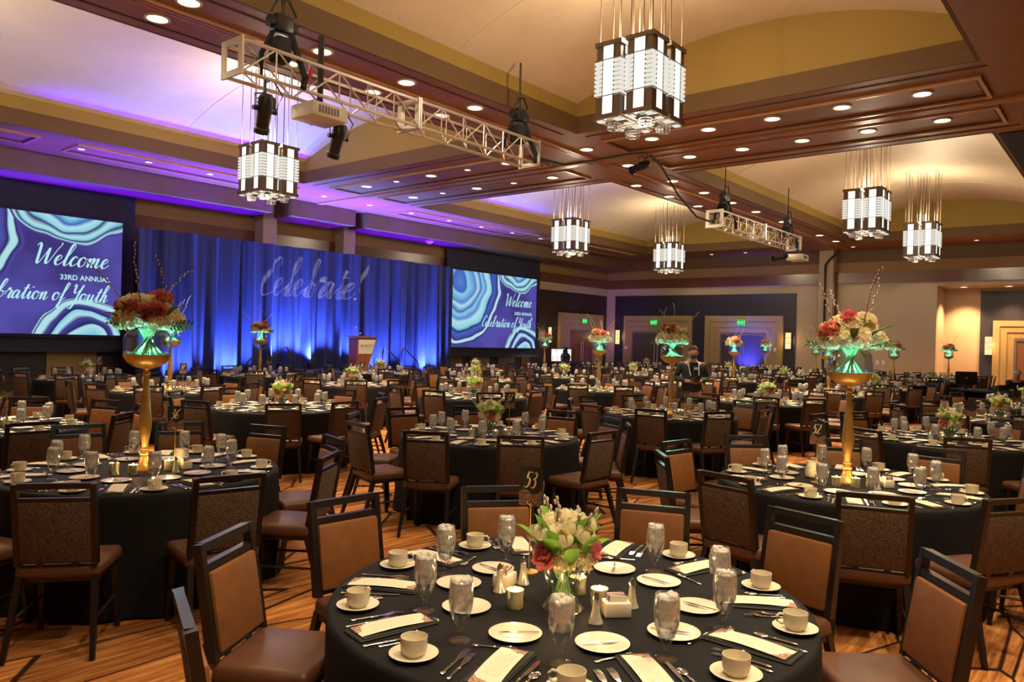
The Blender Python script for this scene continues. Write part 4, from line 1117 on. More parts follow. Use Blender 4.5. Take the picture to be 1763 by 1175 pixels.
def menu_mat():
    """cream card with grey print lines and brown agate corners"""
    m = bpy.data.materials.new('menu_print'); t, n, l = nt(m); b = n['Principled BSDF']; b.inputs['Roughness'].default_value = .6
    tc = n.new('ShaderNodeTexCoord'); sx = n.new('ShaderNodeSeparateXYZ'); l.new(tc.outputs['Object'], sx.inputs[0])
    def math_(op, a, c=None, clamp=False):
        q = n.new('ShaderNodeMath'); q.operation = op; q.use_clamp = clamp
        for i, v in enumerate((a, c)):
            if v is None: continue
            if isinstance(v, (int, float)): q.inputs[i].default_value = v
            else: l.new(v, q.inputs[i])
        return q.outputs[0]
    no = n.new('ShaderNodeTexNoise'); no.inputs['Scale'].default_value = 160; l.new(tc.outputs['Object'], no.inputs['Vector'])
    lines = math_('LESS_THAN', math_('FRACT', math_('MULTIPLY', sx.outputs['Y'], 95)), .38)
    ink = math_('MULTIPLY', lines, math_('GREATER_THAN', no.outputs['Fac'], .5))
    ink = math_('MULTIPLY', ink, math_('LESS_THAN', math_('ABSOLUTE', sx.outputs['X']), .03))
    ink = math_('MULTIPLY', ink, math_('LESS_THAN', math_('ABSOLUTE', sx.outputs['Y']), .085))
    ink = math_('MULTIPLY', ink, .5)
    n2 = n.new('ShaderNodeTexNoise'); n2.inputs['Scale'].default_value = 40; l.new(tc.outputs['Object'], n2.inputs['Vector'])
    diag = math_('ADD', math_('ADD', math_('ABSOLUTE', math_('ADD', sx.outputs['Y'], math_('MULTIPLY', sx.outputs['X'], .6))), 0), math_('MULTIPLY', n2.outputs['Fac'], .06))
    corner = math_('GREATER_THAN', diag, .152)
    band = n.new('ShaderNodeValToRGB'); e = band.color_ramp.elements
    e[0].position = 0; e[0].color = (.16, .07, .045, 1); e[1].position = 1; e[1].color = (.62, .36, .26, 1)
    l.new(math_('FRACT', math_('MULTIPLY', diag, 60)), band.inputs[0])
    mx = n.new('ShaderNodeMix'); mx.data_type = 'RGBA'; mx.inputs['A'].default_value = (.80, .72, .56, 1); mx.inputs['B'].default_value = (.3, .25, .2, 1); l.new(ink, mx.inputs['Factor'])
    m2 = n.new('ShaderNodeMix'); m2.data_type = 'RGBA'; l.new(corner, m2.inputs['Factor']); l.new(mx.outputs['Result'], m2.inputs['A']); l.new(band.outputs[0], m2.inputs['B'])
    l.new(m2.outputs['Result'], b.inputs['Base Color']); return m
M['menu'] = menu_mat()
TW = tableware()
G_ = 'set places of the banquet tables'
FRONT = {'goblet': [(1.965, 2.012), (2.32, 2.259), (1.856, 1.73), (2.644, 2.197), (1.941, 1.382), (3.0, 1.644), (2.571, 1.131), (2.842, 1.273), (2.196, 1.156), (2.95, 2.05)],
         'cup': [(2.258, 2.484), (1.82, 2.213), (1.662, 1.745), (2.721, 2.455), (3.283, 1.677), (3.108, 1.211), (2.734, .938), (2.23, .938), (1.797, 1.24)],
         'plate': [(2.267, 2.128), (2.089, 1.919), (2.013, 1.623), (2.512, 2.158), (2.147, 1.362), (2.403, 1.237), (2.694, 1.296), (2.867, 1.551), (2.888, 1.78)]}
def polar(c, r, a): return (c[0] + r * math.cos(math.radians(a)), c[1] + r * math.sin(math.radians(a)))
def put_goblet(p, txt):
    t = thing('water_goblet', 'iced water goblet, ' + txt, 'glass', (p[0], p[1], TH + .0005), R.uniform(0, 6), 'water goblets')
    obj('bowl', TW['goblet'], t); obj('ice', TW['ice'], t); obj('water', TW['water'], t)
def put_cup(p, txt, rz):
    tag(obj('saucer', TW['saucer'], None, (p[0], p[1], TH + .0005), rz), 'cream saucer under cup, ' + txt, 'saucer', 'saucers')
    c = tag(obj('coffee_cup', TW['cup'], None, (p[0], p[1], TH + .0005), rz), 'cream cup on saucer, ' + txt, 'cup', 'coffee cups')
    obj('handle', TW['handle'], c)
def put_plate(p, txt, near):
    rz = R.uniform(0, 6.28)
    tag(obj('bread_plate', TW['plate'], None, (p[0], p[1], TH + .0005), rz), 'cream bread plate, ' + txt, 'plate', 'bread plates')
    if near: tag(obj('butter_knife', TW['butter'], None, (p[0] + R.uniform(-.01, .01), p[1], TH + .0125), rz + 1), 'butter knife on plate, ' + txt, 'knife', 'butter knives')
stuff = {k: MB() for k in ('goblet', 'china', 'menu')}
for rank, k in enumerate(ORDER):
    c = TB[k]; near = k in NEAR
    pts = {kk: list(v) for kk, v in FRONT.items()} if k == (0, 0) else None
    for s in seat_angles[k]:
        txt = seat_words(k, s) + ', at ' + NAME[k]
        txt = seat_words(k, s) + ', ' + NAME[k]
        if k == (0, 0):
            def take(kind, r, a):
                L = pts[kind]
                if not L: return None
                q = polar(c, r, a); b = min(L, key=lambda p: (p[0] - q[0]) ** 2 + (p[1] - q[1]) ** 2)
                if math.hypot(b[0] - q[0], b[1] - q[1]) > .2: return None
                L.remove(b); return b
            g, cu_, pl = take('goblet', .58, s + 17), take('cup', .81, s + 18), take('plate', .46, s - 9)
        else:
            j = lambda v: v + R.uniform(-.02, .02)
            g, cu_, pl = polar(c, j(.575), s + 17 + R.uniform(-3, 3)), polar(c, j(.80), s + 17.5 + R.uniform(-2, 2)), polar(c, j(.455), s - 9 + R.uniform(-3, 3))
        if near:
            for p, f in ((g, lambda p: put_goblet(p, txt)), (cu_, lambda p: put_cup(p, txt, R.uniform(0, 6.28))), (pl, lambda p: put_plate(p, txt, rank < 8))):
                if p and in_view((p[0], p[1], TH), .03): f(p)
            m = polar(c, .735, s + R.uniform(-1.5, 1.5)); rz = math.radians(s - 90) + R.uniform(-.1, .1)
            if rank < 24 and in_view((m[0], m[1], TH), .03):
                tag(obj('menu_card', TW['menu'], None, (m[0], m[1], TH + .001), rz), 'cream menu card, ' + txt, 'menu', 'menu cards')
                if rank < 14: tag(obj('black_napkin', TW['napkin'], None, (m[0], m[1], TH + .0005), rz + R.uniform(-.08, .08)), 'black napkin under menu, ' + txt, 'napkin', 'black napkins')
            if rank < 10 and in_view((m[0], m[1], TH), .02):
                for nm, key, da, r, word in (('fork', 'fork', -7.5, .76, 'outer dinner fork'), ('fork', 'fork', -10.2, .745, 'salad fork'), ('table_knife', 'knife', 7.3, .755, 'table knife'), ('teaspoon', 'spoon', 9.8, .75, 'teaspoon')):
                    q = polar(c, r + R.uniform(-.02, .02), s + da + R.uniform(-.5, .5))
                    tag(obj(nm, TW[key], None, (q[0], q[1], TH + .0005), math.radians(s + 90) + R.uniform(-.08, .08)), 'silver ' + word + ', ' + txt, {'fork': 'fork', 'table_knife': 'knife', 'teaspoon': 'spoon'}[nm], nm.replace('_', ' ') + 's')
                q = polar(c, .585, s + R.uniform(-4, 0))
                if rank < 4: tag(obj('teaspoon', TW['spoon'], None, (q[0], q[1], TH + .0005), math.radians(s) + R.uniform(-.4, .4)), 'dessert spoon above menu, ' + txt, 'spoon', 'dessert spoons')
        else:
            def acc(key, me, p, z, rz=0):
                Mx = Matrix.Translation((p[0], p[1], z)) @ Matrix.Rotation(rz, 4, 'Z')
                stuff[key].add([Mx @ v.co for v in me.vertices], [tuple(q.vertices) for q in me.polygons])
            acc('goblet', TW['goblet'], g, TH); acc('goblet', TW['ice'], g, TH)
            acc('china', TW['cup'], cu_, TH); acc('china', TW['saucer'], cu_, TH); acc('china', TW['plate'], pl, TH)
for key, nm, mt, lb, ct in (('goblet', 'water_goblet', M['ice'], 'distant iced water goblets on the last tables before the doors', 'glass'), ('china', 'china', M['china'], 'distant cups and plates on the last tables before the doors', 'china')):
    if stuff[key].v: tag(obj(nm, stuff[key].mesh(nm, mt)), lb, ct, kind='stuff')

# number cards, candles, shakers and sugar in the middle of each table
CARD = {(0, 0): '53', (0, 1): '36', (1, 0): '52', (1, 1): '37', (1, 2): '32', (1, 3): '17', (1, 4): '22', (2, 3): '12', (3, 4): '11'}
M['card'] = pm('dark_card', (.022, .014, .012), .5, var=.5, scale=14)
M['cardmarble'] = pm('agate_foot', (.16, .085, .06), .5, var=.8, scale=30, stretch=(1, 1, 4))
M['cardtext'] = pm('cream_ink', (.75, .60, .42), .6)
def card_stand(k, p):
    num = CARD.get(k)
    t = thing('table_number_stand', ('card reading ' + num + ' on a thin gold stand, ' if num else 'dark number card on a thin stand, ') + NAME[k], 'table number', (p[0], p[1], TH + .0005), 0, 'table number stands')
    d = Vector((-p[0], -p[1], 0)).normalized(); ang = math.atan2(d.y, d.x) + PI / 2 + (-.5 if k == (0, 0) else .3)
    t.rotation_euler = (0, 0, ang)
    mb = MB().lathe([(.001, 0), (.04, 0), (.04, .006), (.006, .012)], 14); mb.path([(0, 0, .008), (0, 0, .3)], .003, 6); mb.path([(-.02, 0, .30), (0, 0, .285), (.02, 0, .30), (.0, 0, .32), (-.02, 0, .3)], .002, 5); obj('stand', mb.mesh('stand', M['brass']), t)
    w, h, z0 = .056, .17, .285
    rows = [[(-w + 2 * w * i / 8, -.006 + .012 * math.cos((i - 4) / 4 * 1.4), z0 + h * j / 2) for i in range(9)] for j in (0, 1, 2)]
    cardo = obj('card', MB().grid(rows).mesh('card', M['card']), t)
    rows = [[(-w + 2 * w * i / 8, -.0075 + .012 * math.cos((i - 4) / 4 * 1.4), z0 + (h * .36 if j else 0) + (.01 * math.sin(i) if j else 0)) for i in range(9)] for j in (0, 1)]
    obj('marbled_foot', MB().grid(rows).mesh('marbled_foot', M['cardmarble']), cardo)
    if num:
        mb = MB(); s = .036
        script_text(mb, num, lambda u, v: (u - script_width(num) * s * .5 - .008, -.0095 + .012 * math.cos((u - .028) / w * 1.4) , z0 + h * .46 + v), s, wt=.24, slant=.2)
        obj('number', mb.mesh('number', M['cardtext']), cardo)
def votive(p, txt, lit=False):
    t = thing('votive_candle', 'lit candle, ' + txt, 'candle', (p[0], p[1], TH + .0005), R.uniform(0, 6), 'votive candles')
    obj('cup', TW['votive'], t); obj('candle', TW['wax'], t); obj('flame', TW['flame'], t)
    if lit: light('candle_glow', 'POINT', (0, 0, .085), .9, (1, .6, .25), t, shadow_soft_size=.01)
def shaker(p, txt):
    t = tag(obj('shaker', TW['shaker'], None, (p[0], p[1], TH + .0005)), txt, 'shaker', 'salt and pepper shakers'); obj('cap', TW['shaker_cap'], t)
def caddy(p, rz, txt):
    t = tag(obj('sugar_caddy', TW['caddy'], None, (p[0], p[1], TH + .0005), rz), 'cream sugar caddy, ' + txt, 'caddy', 'sugar caddies')
    for i in range(6): obj('sugar_packet', TW[('pkt_white', 'pkt_blue', 'pkt_orange', 'pkt_pink')[i % 4]], t, (0, -.022 + i * .009, .028), 0, (R.uniform(-.15, .15), R.uniform(-.1, .1), 0))
for rank, k in enumerate(ORDER):
    c = TB[k]; nm = NAME[k]
    if k == (0, 0):
        for i, p in enumerate(((2.225, 1.80), (2.225, 1.60), (2.46, 1.58), (2.52, 1.72))): votive(p, ['left of the vase', 'before the vase', 'right of the vase', 'behind the vase'][i] + ', ' + nm, True)
        for p, w in (((2.318, 1.955), 'glass shaker left of the left sugar caddy'), ((2.46, 1.95), 'glass shaker right of the left sugar caddy'), ((2.30, 1.49), 'glass shaker left of the right sugar caddy'), ((2.53, 1.48), 'glass shaker right of the right sugar caddy')): shaker(p, w + ', ' + nm)
        caddy((2.385, 1.985), .3, 'left of the flowers, ' + nm); caddy((2.42, 1.48), -.75, 'right of the flowers, ' + nm)
        card_stand(k, (2.60, 2.03))
        continue
    away = math.degrees(math.atan2(c[1], c[0]))
    for i, a in enumerate((200, 160, 250, 110)):
        votive(polar(c, .17 + .03 * (i % 2), away + a), ['near right', 'near left', 'right', 'left'][i] + ' of the centrepiece, ' + nm, rank < 3)
    if rank < 16:
        shaker(polar(c, .25, away + 135), 'glass salt shaker left of the centrepiece, ' + nm); shaker(polar(c, .27, away + 228), 'glass pepper shaker right of the centrepiece, ' + nm)
        caddy(polar(c, .27, away + 265), math.radians(away + 200), 'beside the centrepiece, ' + nm)
    if k in ((0, 1), (1, 0), (2, 1)):
        tag(obj('cream_jug', TW['jug'], None, polar(c, .27, away - 65 if k == (0, 1) else away + 65) + (TH + .0005,), .5), 'printed cream jug, ' + nm, 'jug', 'cream jugs')
    if rank < 22:
        q = polar(c, .2, away - 100) if k != (1, 0) else polar(c, .24, away + 120)
        card_stand(k, q)
# ------------------------------------------------------------------ flowers
def petal(mb, az, tilt, r0, L, w, cup=.35, curl=0.0, n=4, zc=0.0):
    """one curved petal leaving radius r0 at azimuth az; tilt 0 = upright, 1 = flat"""
    rows = []
    for i in range(n + 1):
        t = i / n
        out = r0 + L * (math.sin(tilt * PI / 2) * t) + cup * L * math.sin(t * PI) * .35
        z = zc + L * math.cos(tilt * PI / 2) * t - curl * L * t * t
        ww = w * math.sin(PI * (.18 + .72 * t)) ** .8
        row = []
        for j in (-1, 0, 1):
            a = az + j * ww / max(out, .012) * .5
            rr = out * (1 if j == 0 else .96)
            row.append((rr * math.cos(a), rr * math.sin(a), z))
        rows.append(row)
    mb.grid(rows)
def tulip_mesh(mat, s=1.0):
    mb = MB()
    for k in range(3): petal(mb, k * 2.094, .12, .006 * s, .055 * s, .042 * s, 1.1)
    for k in range(3): petal(mb, k * 2.094 + 1.047, .2, .009 * s, .056 * s, .044 * s, 1.1)
    return mb.mesh('tulip', mat)
def rose_mesh(mat, s=1.0):
    mb = MB(); rr = random.Random(5)
    for ring, (n, r0, tl, L) in enumerate(((3, .003, .05, .032), (4, .008, .18, .036), (5, .013, .35, .038), (6, .017, .58, .038), (6, .019, .85, .036))):
        for k in range(n): petal(mb, k * 2 * PI / n + ring * .6, tl, r0 * s, L * s, .036 * s, .9, .12 * ring / 4, zc=-.002 * ring * s)
    return mb.mesh('rose', mat)
def hydrangea_mesh(mat, r=.06, n=70, seed=1):
    mb = MB(); rr = random.Random(seed)
    mb.ball((0, 0, r * .4), (r * .62, r * .62, r * .55), 8, 6)
    for i in range(n):
        z = 1 - 1.35 * (i + .5) / n; a = i * 2.39996
        q = math.sqrt(max(0, 1 - z * z)); d = Vector((q * math.cos(a), q * math.sin(a), z))
        p = d * r * rr.uniform(.78, 1.1) + Vector((0, 0, r * .4)); d = (d + Vector((rr.uniform(-.7, .7), rr.uniform(-.7, .7), rr.uniform(-.4, .7)))).normalized()
        u = d.cross(Vector((.3, .1, 1))).normalized(); v = d.cross(u); s = r * rr.uniform(.24, .36); th = rr.uniform(0, 3)
        for m in range(4):
            c = th + m * PI / 2; e = u * math.cos(c) + v * math.sin(c); f = u * math.cos(c + .75) + v * math.sin(c + .75); g = u * math.cos(c - .75) + v * math.sin(c - .75)
            mb.add([p, p + g * s * .62 + d * s * .1, p + e * s + d * s * .35, p + f * s * .62 + d * s * .1], [(0, 1, 2, 3)])
    return mb.mesh('hydrangea', mat)
def leaf_mesh(mat, L=.1, w=.03, bend=.35, seed=0):
    rows = []
    for i in range(7):
        t = i / 6; ww = w * math.sin(PI * (t * .95 + .04)) ** .7
        y = L * t * math.cos(bend * t); z = L * t * math.sin(bend * (1 - t) + .15)
        rows.append([(-ww, y, z + .25 * ww), (0, y, z), (ww, y, z + .25 * ww)])
    return MB().grid(rows).mesh('leaf', mat)
def willow_mesh(L, seed, lean=.3):
    rr = random.Random(seed); mb = MB(); pts = []
    for i in range(9):
        t = i / 8; pts.append((lean * L * t * t, .02 * math.sin(t * 5 + seed), L * t))
    mb.path(pts, [.0035 * (1 - .6 * i / 8) for i in range(9)], 5); mb.cur = 1
    for i in range(16):
        t = .28 + .7 * i / 16; a = rr.uniform(0, 6); p = (lean * L * t * t + .008 * math.cos(a), .02 * math.sin(t * 5 + seed) + .008 * math.sin(a), L * t)
        mb.ball(p, (.006, .006, .011), 6, 4)
    return mb.mesh('willow_branch', [M['twig'], M['catkin']])
FL = {'tulip': tulip_mesh(M['tulip']), 'tulip_small': tulip_mesh(M['cream'], .85), 'rose_pink': rose_mesh(M['pink'], 1.15), 'rose_coral': rose_mesh(M['coral'], 1.0), 'rose_dusty': rose_mesh(M['dusty'], 1.4), 'rose_coralL': rose_mesh(M['coral'], 1.4),
      'rose_cream': rose_mesh(M['cream'], 1.1), 'hyd': hydrangea_mesh(M['cream'], .055, 80), 'hydL': hydrangea_mesh(M['cream'], .068, 95, 3), 'leaf': leaf_mesh(M['leaf'], .10, .024), 'leafL': leaf_mesh(M['darkleaf'], .15, .03, .5), 'leafs': leaf_mesh(M['darkleaf'], .09, .014, .2)}
WIL = [willow_mesh(.22, 1), willow_mesh(.18, 2, -.2), willow_mesh(.55, 3, .35), willow_mesh(.62, 4, .08), willow_mesh(.45, 5, .7)]
def at(par, name, me, p, d=(0, 0, 1), roll=0.0, s=1.0):
    q = Vector(d).normalized().to_track_quat('Z', 'Y')
    o = obj(name, me, par, p); o.rotation_euler = (q @ Matrix.Rotation(roll, 3, 'Z').to_quaternion()).to_euler()
    if s != 1.0: o.scale = (s, s, s)
    return o
def low_vase(par):
    prof = [(.001, .0), (.074, .0), (.078, .006), (.058, .035), (.054, .06), (.066, .10), (.082, .15), (.088, .185), (.084, .185), (.078, .15), (.062, .10), (.05, .06), (.054, .038), (.001, .02)]
    v = obj('vase', VASE, par)
    obj('water', VWATER, v)
    return v
VASE = MB().lathe([(.001, .0), (.074, .0), (.078, .006), (.058, .035), (.054, .06), (.066, .10), (.082, .15), (.088, .185), (.084, .185), (.078, .15), (.062, .10), (.05, .06), (.054, .038), (.001, .02)], 24).mesh('vase', M['vase'])
VWATER = MB().lathe([(.001, .022), (.052, .04), (.048, .06), (.060, .10), (.070, .13), (.001, .131)], 20).mesh('water', M['water'])
def stem_bundle(n, r0, r1, z0, z1, seed, rad=.004):
    rr = random.Random(seed); mb = MB()
    for i in range(n):
        a = i * 2.4; b = a + rr.uniform(1.6, 2.8)
        p0 = (r0 * math.cos(a), r0 * math.sin(a), z0); p2 = (r1 * math.cos(b), r1 * math.sin(b), z1)
        mb.path([p0, ((p0[0] + p2[0]) * .3, (p0[1] + p2[1]) * .3, (z0 + z1) * .5), p2], rad, 5)
    return mb.mesh('stem', M['stem'])
LSTEM = stem_bundle(14, .045, .05, .02, .20, 2)
def low_arrangement(name, label, tulips, roses, seed, willow=True):
    rr = random.Random(seed)
    t = thing(name, label, 'centrepiece', group='low flower centrepieces')
    low_vase(t); obj('stems', LSTEM, t).name = 'stem'
    for i in range(5):
        a = i * 1.257 + .3; at(t, 'hydrangea', FL['hyd'], (.05 * math.cos(a), .05 * math.sin(a), .185), (.6 * math.cos(a), .6 * math.sin(a), 1), i)
    for i, key in enumerate(roses):
        a = 2.2 + i * 2 * PI / len(roses) + rr.uniform(-.2, .2)
        at(t, 'rose', FL[key], (.10 * math.cos(a), .10 * math.sin(a), .215 + .02 * (i % 2)), (math.cos(a), math.sin(a), .55), i)
    for i in range(tulips):
        a = i * 2.39996; r = .105 * math.sqrt((i + .5) / tulips); zt = .315 - .55 * r + rr.uniform(-.02, .02)
        d = (1.3 * r * math.cos(a) / .1 * .35, 1.3 * r * math.sin(a) / .1 * .35, 1)
        tl = at(t, 'tulip', FL['tulip'], (r * math.cos(a), r * math.sin(a), zt), d, i, rr.uniform(.95, 1.2))
        mb = MB().path([(0, 0, 0), (-.01, 0, -.05), (-.012, 0, -.12)], .003, 5)
        obj('stem', STEM1, tl)
    for i in range(16):
        a = i * .571 * 2 + .2; rr_ = .06 + .05 * (i % 3) / 2
        o = obj('leaf', FL['leaf'], t, (rr_ * math.cos(a), rr_ * math.sin(a), .19 + .015 * (i % 4))); o.rotation_euler = (rr.uniform(.35, 1.05), 0, a - PI / 2); o.scale = (1.5,) * 3 if i % 2 else (1.2,) * 3
    if willow:
        for i in range(6):
            a = i * 1.05; o = at(t, 'willow_branch', WIL[i % 2], (.04 * math.cos(a), .04 * math.sin(a), .20), (.25 * math.cos(a), .25 * math.sin(a), 1), a)
    return t
STEM1 = MB().path([(0, 0, .004), (-.006, 0, -.05), (-.010, 0, -.13)], .003, 5).mesh('stem', M['stem'])
PRA = low_arrangement('tulip_centrepiece', 'x', 15, ['rose_pink', 'rose_pink', 'rose_coral'], 3)
PRB = low_arrangement('rose_centrepiece', 'x', 8, ['rose_coral', 'rose_pink', 'rose_cream', 'rose_coral', 'rose_cream', 'rose_cream'], 9)
PRC = low_arrangement('rose_centrepiece', 'x', 4, ['rose_cream', 'rose_coral', 'rose_cream', 'rose_cream', 'rose_cream', 'rose_pink', 'rose_cream'], 14)

STAND = MB().lathe([(.001, 0), (.075, 0), (.073, .012), (.05, .03), (.036, .07), (.03, .10), (.037, .108), (.037, .118), (.028, .126), (.027, .135), (.034, .142), (.034, .152), (.023, .162), (.025, .19), (.034, .24), (.043, .30), (.043, .34), (.036, .42), (.027, .52), (.021, .60), (.018, .66), (.019, .675), (.027, .682), (.027, .692), (.018, .70), (.022, .715), (.03, .722)], 22).mesh('stand', M['brass'])
BOWL = MB().lathe([(.001, .722), (.04, .722), (.085, .735), (.128, .765), (.152, .80), (.160, .825), (.156, .825), (.147, .80), (.12, .77), (.001, .745)], 28).mesh('bowl', M['brass'])
GLOBE = MB().lathe([(.10, .80), (.145, .803), (.157, .84), (.158, .90), (.15, .95), (.128, .99), (.12, 1.0), (.118, 1.0), (.147, .95), (.155, .90), (.154, .84), (.143, .808)], 28).mesh('globe_vase', M['vase'])
GWATER = MB().lathe([(.001, .806), (.14, .809), (.152, .838), (.001, .839)], 24).mesh('water', glassy('lit_water', (.75, .98, .95), milk=.22, milkcol=(.5, .95, .9), base=.1))
GLED = MB().lathe([(.05, .812), (.05, .826), (.001, .828)], 12).mesh('led_puck', M['led'])
TSTEM = [stem_bundle(1, .12, .06, .815, 1.0, i, .0045) for i in range(1)]
def tstem(i):
    a = i * 2.39996; r0 = .115 - .03 * (i % 3); b = a + 2.2
    return MB().path([(r0 * math.cos(a), r0 * math.sin(a), .812), (.3 * r0 * math.cos(a) + .01 * math.cos(b), .3 * r0 * math.sin(a) + .01 * math.sin(b), .91), (.06 * math.cos(b), .06 * math.sin(b), 1.01)], .006, 5).mesh('stem', M['stem'])
TST = [tstem(i) for i in range(34)]
def tall_arrangement(label, roses, seed):
    rr = random.Random(seed)
    t = thing('tall_centrepiece', label, 'centrepiece', group='tall gold centrepieces')
    obj('stand', STAND, t); obj('bowl', BOWL, t); g = obj('globe_vase', GLOBE, t); obj('water', GWATER, g); obj('led_puck', GLED, g)
    for m in TST: obj('stem', m, t)
    pos = [(0, 0, 1.13), (.1, .02, 1.10), (-.09, .06, 1.10), (.0, -.11, 1.08), (.02, .12, 1.08), (-.11, -.06, 1.07), (.13, -.06, 1.04), (-.13, .03, 1.04), (.05, .14, 1.04), (-.04, -.145, 1.04), (.11, .09, 1.04), (-.10, .11, 1.04), (.06, -.13, 1.05), (.06, -.05, 1.15), (-.06, .01, 1.14), (.03, .07, 1.14), (-.13, -.06, 1.03), (.14, .02, 1.03)]
    for i, p in enumerate(pos): at(t, 'hydrangea', FL['hydL'], (p[0], p[1], p[2]), (p[0] * 5, p[1] * 5, 1), i, rr.uniform(.85, 1.15))
    for i in range(11):
        a = i * 2.39996 + seed; el = .15 + .75 * ((i * 7) % 11) / 11; r = .20 * math.cos(el * 1.2); z = 1.08 + .17 * math.sin(el * 1.5)
        at(t, 'rose', FL[roses[i % len(roses)]], (r * math.cos(a), r * math.sin(a), z), (math.cos(a), math.sin(a), el), i, rr.uniform(.85, 1.1))
    for i in range(16):
        a = i * 2.39996; z = 1.05 + .12 * ((i * 5) % 7) / 7; r = .15 + .04 * (i % 2)
        o = obj('leaf', FL['leafL' if i % 3 == 0 else 'leafs'], t, (r * math.cos(a), r * math.sin(a), z)); o.rotation_euler = (rr.uniform(-.3, .5), 0, a - PI / 2)
    for i in range(6):                                    # trailing sprays with small leaves
        a = rr.uniform(0, 6.28); mb_o = at(t, 'spray', SPRAY, (.14 * math.cos(a), .14 * math.sin(a), 1.02), (math.cos(a), math.sin(a), .12), a)
    for i in range(4):
        a = i * 1.6 + rr.uniform(-.3, .3); at(t, 'willow_branch', WIL[2 + i % 3], (.06 * math.cos(a), .06 * math.sin(a), 1.05), (.5 * math.cos(a), .5 * math.sin(a), 1), a - 1)
    return t
def spray_mesh():
    mb = MB().path([(0, 0, 0), (.01, 0, .09), (.03, 0, .17)], .003, 5)
    for i in range(9):
        z = .04 + .014 * i; s = 1 if i % 2 else -1
        mb.add([(.01, 0, z), (.014, s * .012, z + .022), (.012, s * .042, z + .032), (.008, s * .022, z + .004)], [(0, 1, 2, 3)])
    return mb.mesh('spray', M['darkleaf'])
SPRAY = spray_mesh()
PTA = tall_arrangement('x', ['rose_dusty', 'rose_cream', 'rose_dusty'], 2)
PTB = tall_arrangement('x', ['rose_coralL', 'rose_cream', 'rose_cream', 'rose_pink'], 6)
used = set()
PLACE_L = {(0, 0): (2.345, 1.665), (0, 2): None}
CNT = 0
for rank, k in enumerate(ORDER):
    c = PLACE_L.get(k) or TB[k]
    if not in_view((c[0], c[1], 1.2), .05): continue
    if k in TALL:
        proto = PTA if k in ((0, 1), (2, 1), (2, 4), (1, 3)) else PTB
        lb = 'tall gold stand with teal-lit bowl of ' + ('dusty-red' if proto is PTA else 'coral') + ' flowers, ' + NAME[k]
    else:
        proto = PRA if k in ((0, 0), (1, 1), (3, 1), (2, 0)) else (PRB if (k[0] + k[1]) % 2 else PRC)
        lb = ('ivory tulips with pink roses in a glass vase, ' if proto is PRA else 'cream and pink flowers in a glass vase, ') + NAME[k]
    t = proto if proto.name not in used else copy_tree(proto)
    used.add(proto.name)
    t['label'] = lb
    t.location = (c[0], c[1], TH + .0005); t.rotation_euler = (0, 0, .9 if k == (0, 0) else (2.6 if k == (1, 0) else R.uniform(0, 6.28)))
    if k in TALL:
        light('bowl_light', 'POINT', (0, 0, .895), 62, (.25, 1.0, .92), t, shadow_soft_size=.05)

# ------------------------------------------------------------------ lectern, doors' signs, sconces and other wall things
t = thing('lectern', 'tapered red wood lectern with cream hotel sign, on the stage', 'lectern', (16.62, 20.3, .602))
mb = MB().prism([(-.42, 1.08), (-.42, 0), (.02, 0), (.42, 1.08)], lambda x, z: (x, -.22, z), lambda x, z: (x, .22, z)); obj('body', mb.mesh('body', pm('cherry_wood', (.33, .085, .035), .35, var=.2, scale=9, stretch=(1, 1, .15)), False), t)
mb = MB().hexa([(-.45, -.26, 1.08), (.46, -.26, 1.08), (.46, .26, 1.12), (-.45, .26, 1.12), (-.45, -.26, 1.11), (.46, -.26, 1.11), (.46, .26, 1.15), (-.45, .26, 1.15)]); obj('top', mb.mesh('top', M['doorred'], False), t)
mb = MB().prism([(-.37, 1.02), (-.37, .55), (.185, .55), (.355, 1.02)], lambda x, z: (x, -.235, z), lambda x, z: (x, -.221, z)); sg = obj('sign', mb.mesh('sign', pm('cream_sign', (.78, .70, .52), .5, var=.05), False), t)
ink = pm('grey_ink', (.25, .22, .2), .6)
obj('lettering', sans_mesh('lettering', 'MARRIOTT', .115, ink, bold=.002), sg, (-.30, -.237, .78), rot=(PI / 2, 0, 0))
mb = MB().box((-.30, -.238, .735), (.2, -.236, .745)); obj('rule', mb.mesh('rule', ink, False), sg)
mic = thing('microphone', 'slim gooseneck microphones rising from the lectern', 'microphone', (16.3, 20.3, 1.72))
mb = MB().path([(0, 0, 0), (-.01, -.02, .14), (-.04, -.06, .28)], .008, 6); mb.path([(.05, 0, 0), (.08, -.02, .06), (.13, -.05, .1)], .008, 6); obj('gooseneck', mb.mesh('gooseneck', M['steel']), mic)
mb = MB().ball((-.045, -.065, .30), (.028, .028, .035)); mb.ball((.145, -.055, .11), (.028, .03, .028)); obj('foam_tip', mb.mesh('foam_tip', M['white']), mic)

M['exitface'] = em('exit_face', (.02, .45, .06), .9); M['exittext'] = em('exit_letters', (.03, 1.0, .12), 2.4)
def exit_sign(loc, rz, where):
    t = thing('exit_sign', 'green lit EXIT sign above ' + where, 'sign', loc, rz, 'exit signs')
    mb = MB().rbox((-.19, 0, -.14), (.19, .06, .14), .012); obj('housing', mb.mesh('housing', M['white']), t)
    f = obj('face', MB().add([(-.17, -.003, -.12), (.17, -.003, -.12), (.17, -.003, .12), (-.17, -.003, .12)], [(0, 1, 2, 3)]).mesh('face', M['exitface'], False), t)
    obj('lettering', sans_mesh('lettering', 'EXIT', .19, M['exittext'], bold=.006, align='CENTER'), f, (0, -.006, -.065), rot=(PI / 2, 0, 0))
    light('exit_glow', 'POINT', (0, -.25, 0), 1.2, (.05, 1, .15), t, shadow_soft_size=.1)
exit_sign((XB - .30, 20.07, 2.86), -PI / 2, 'the left pair of exit doors')
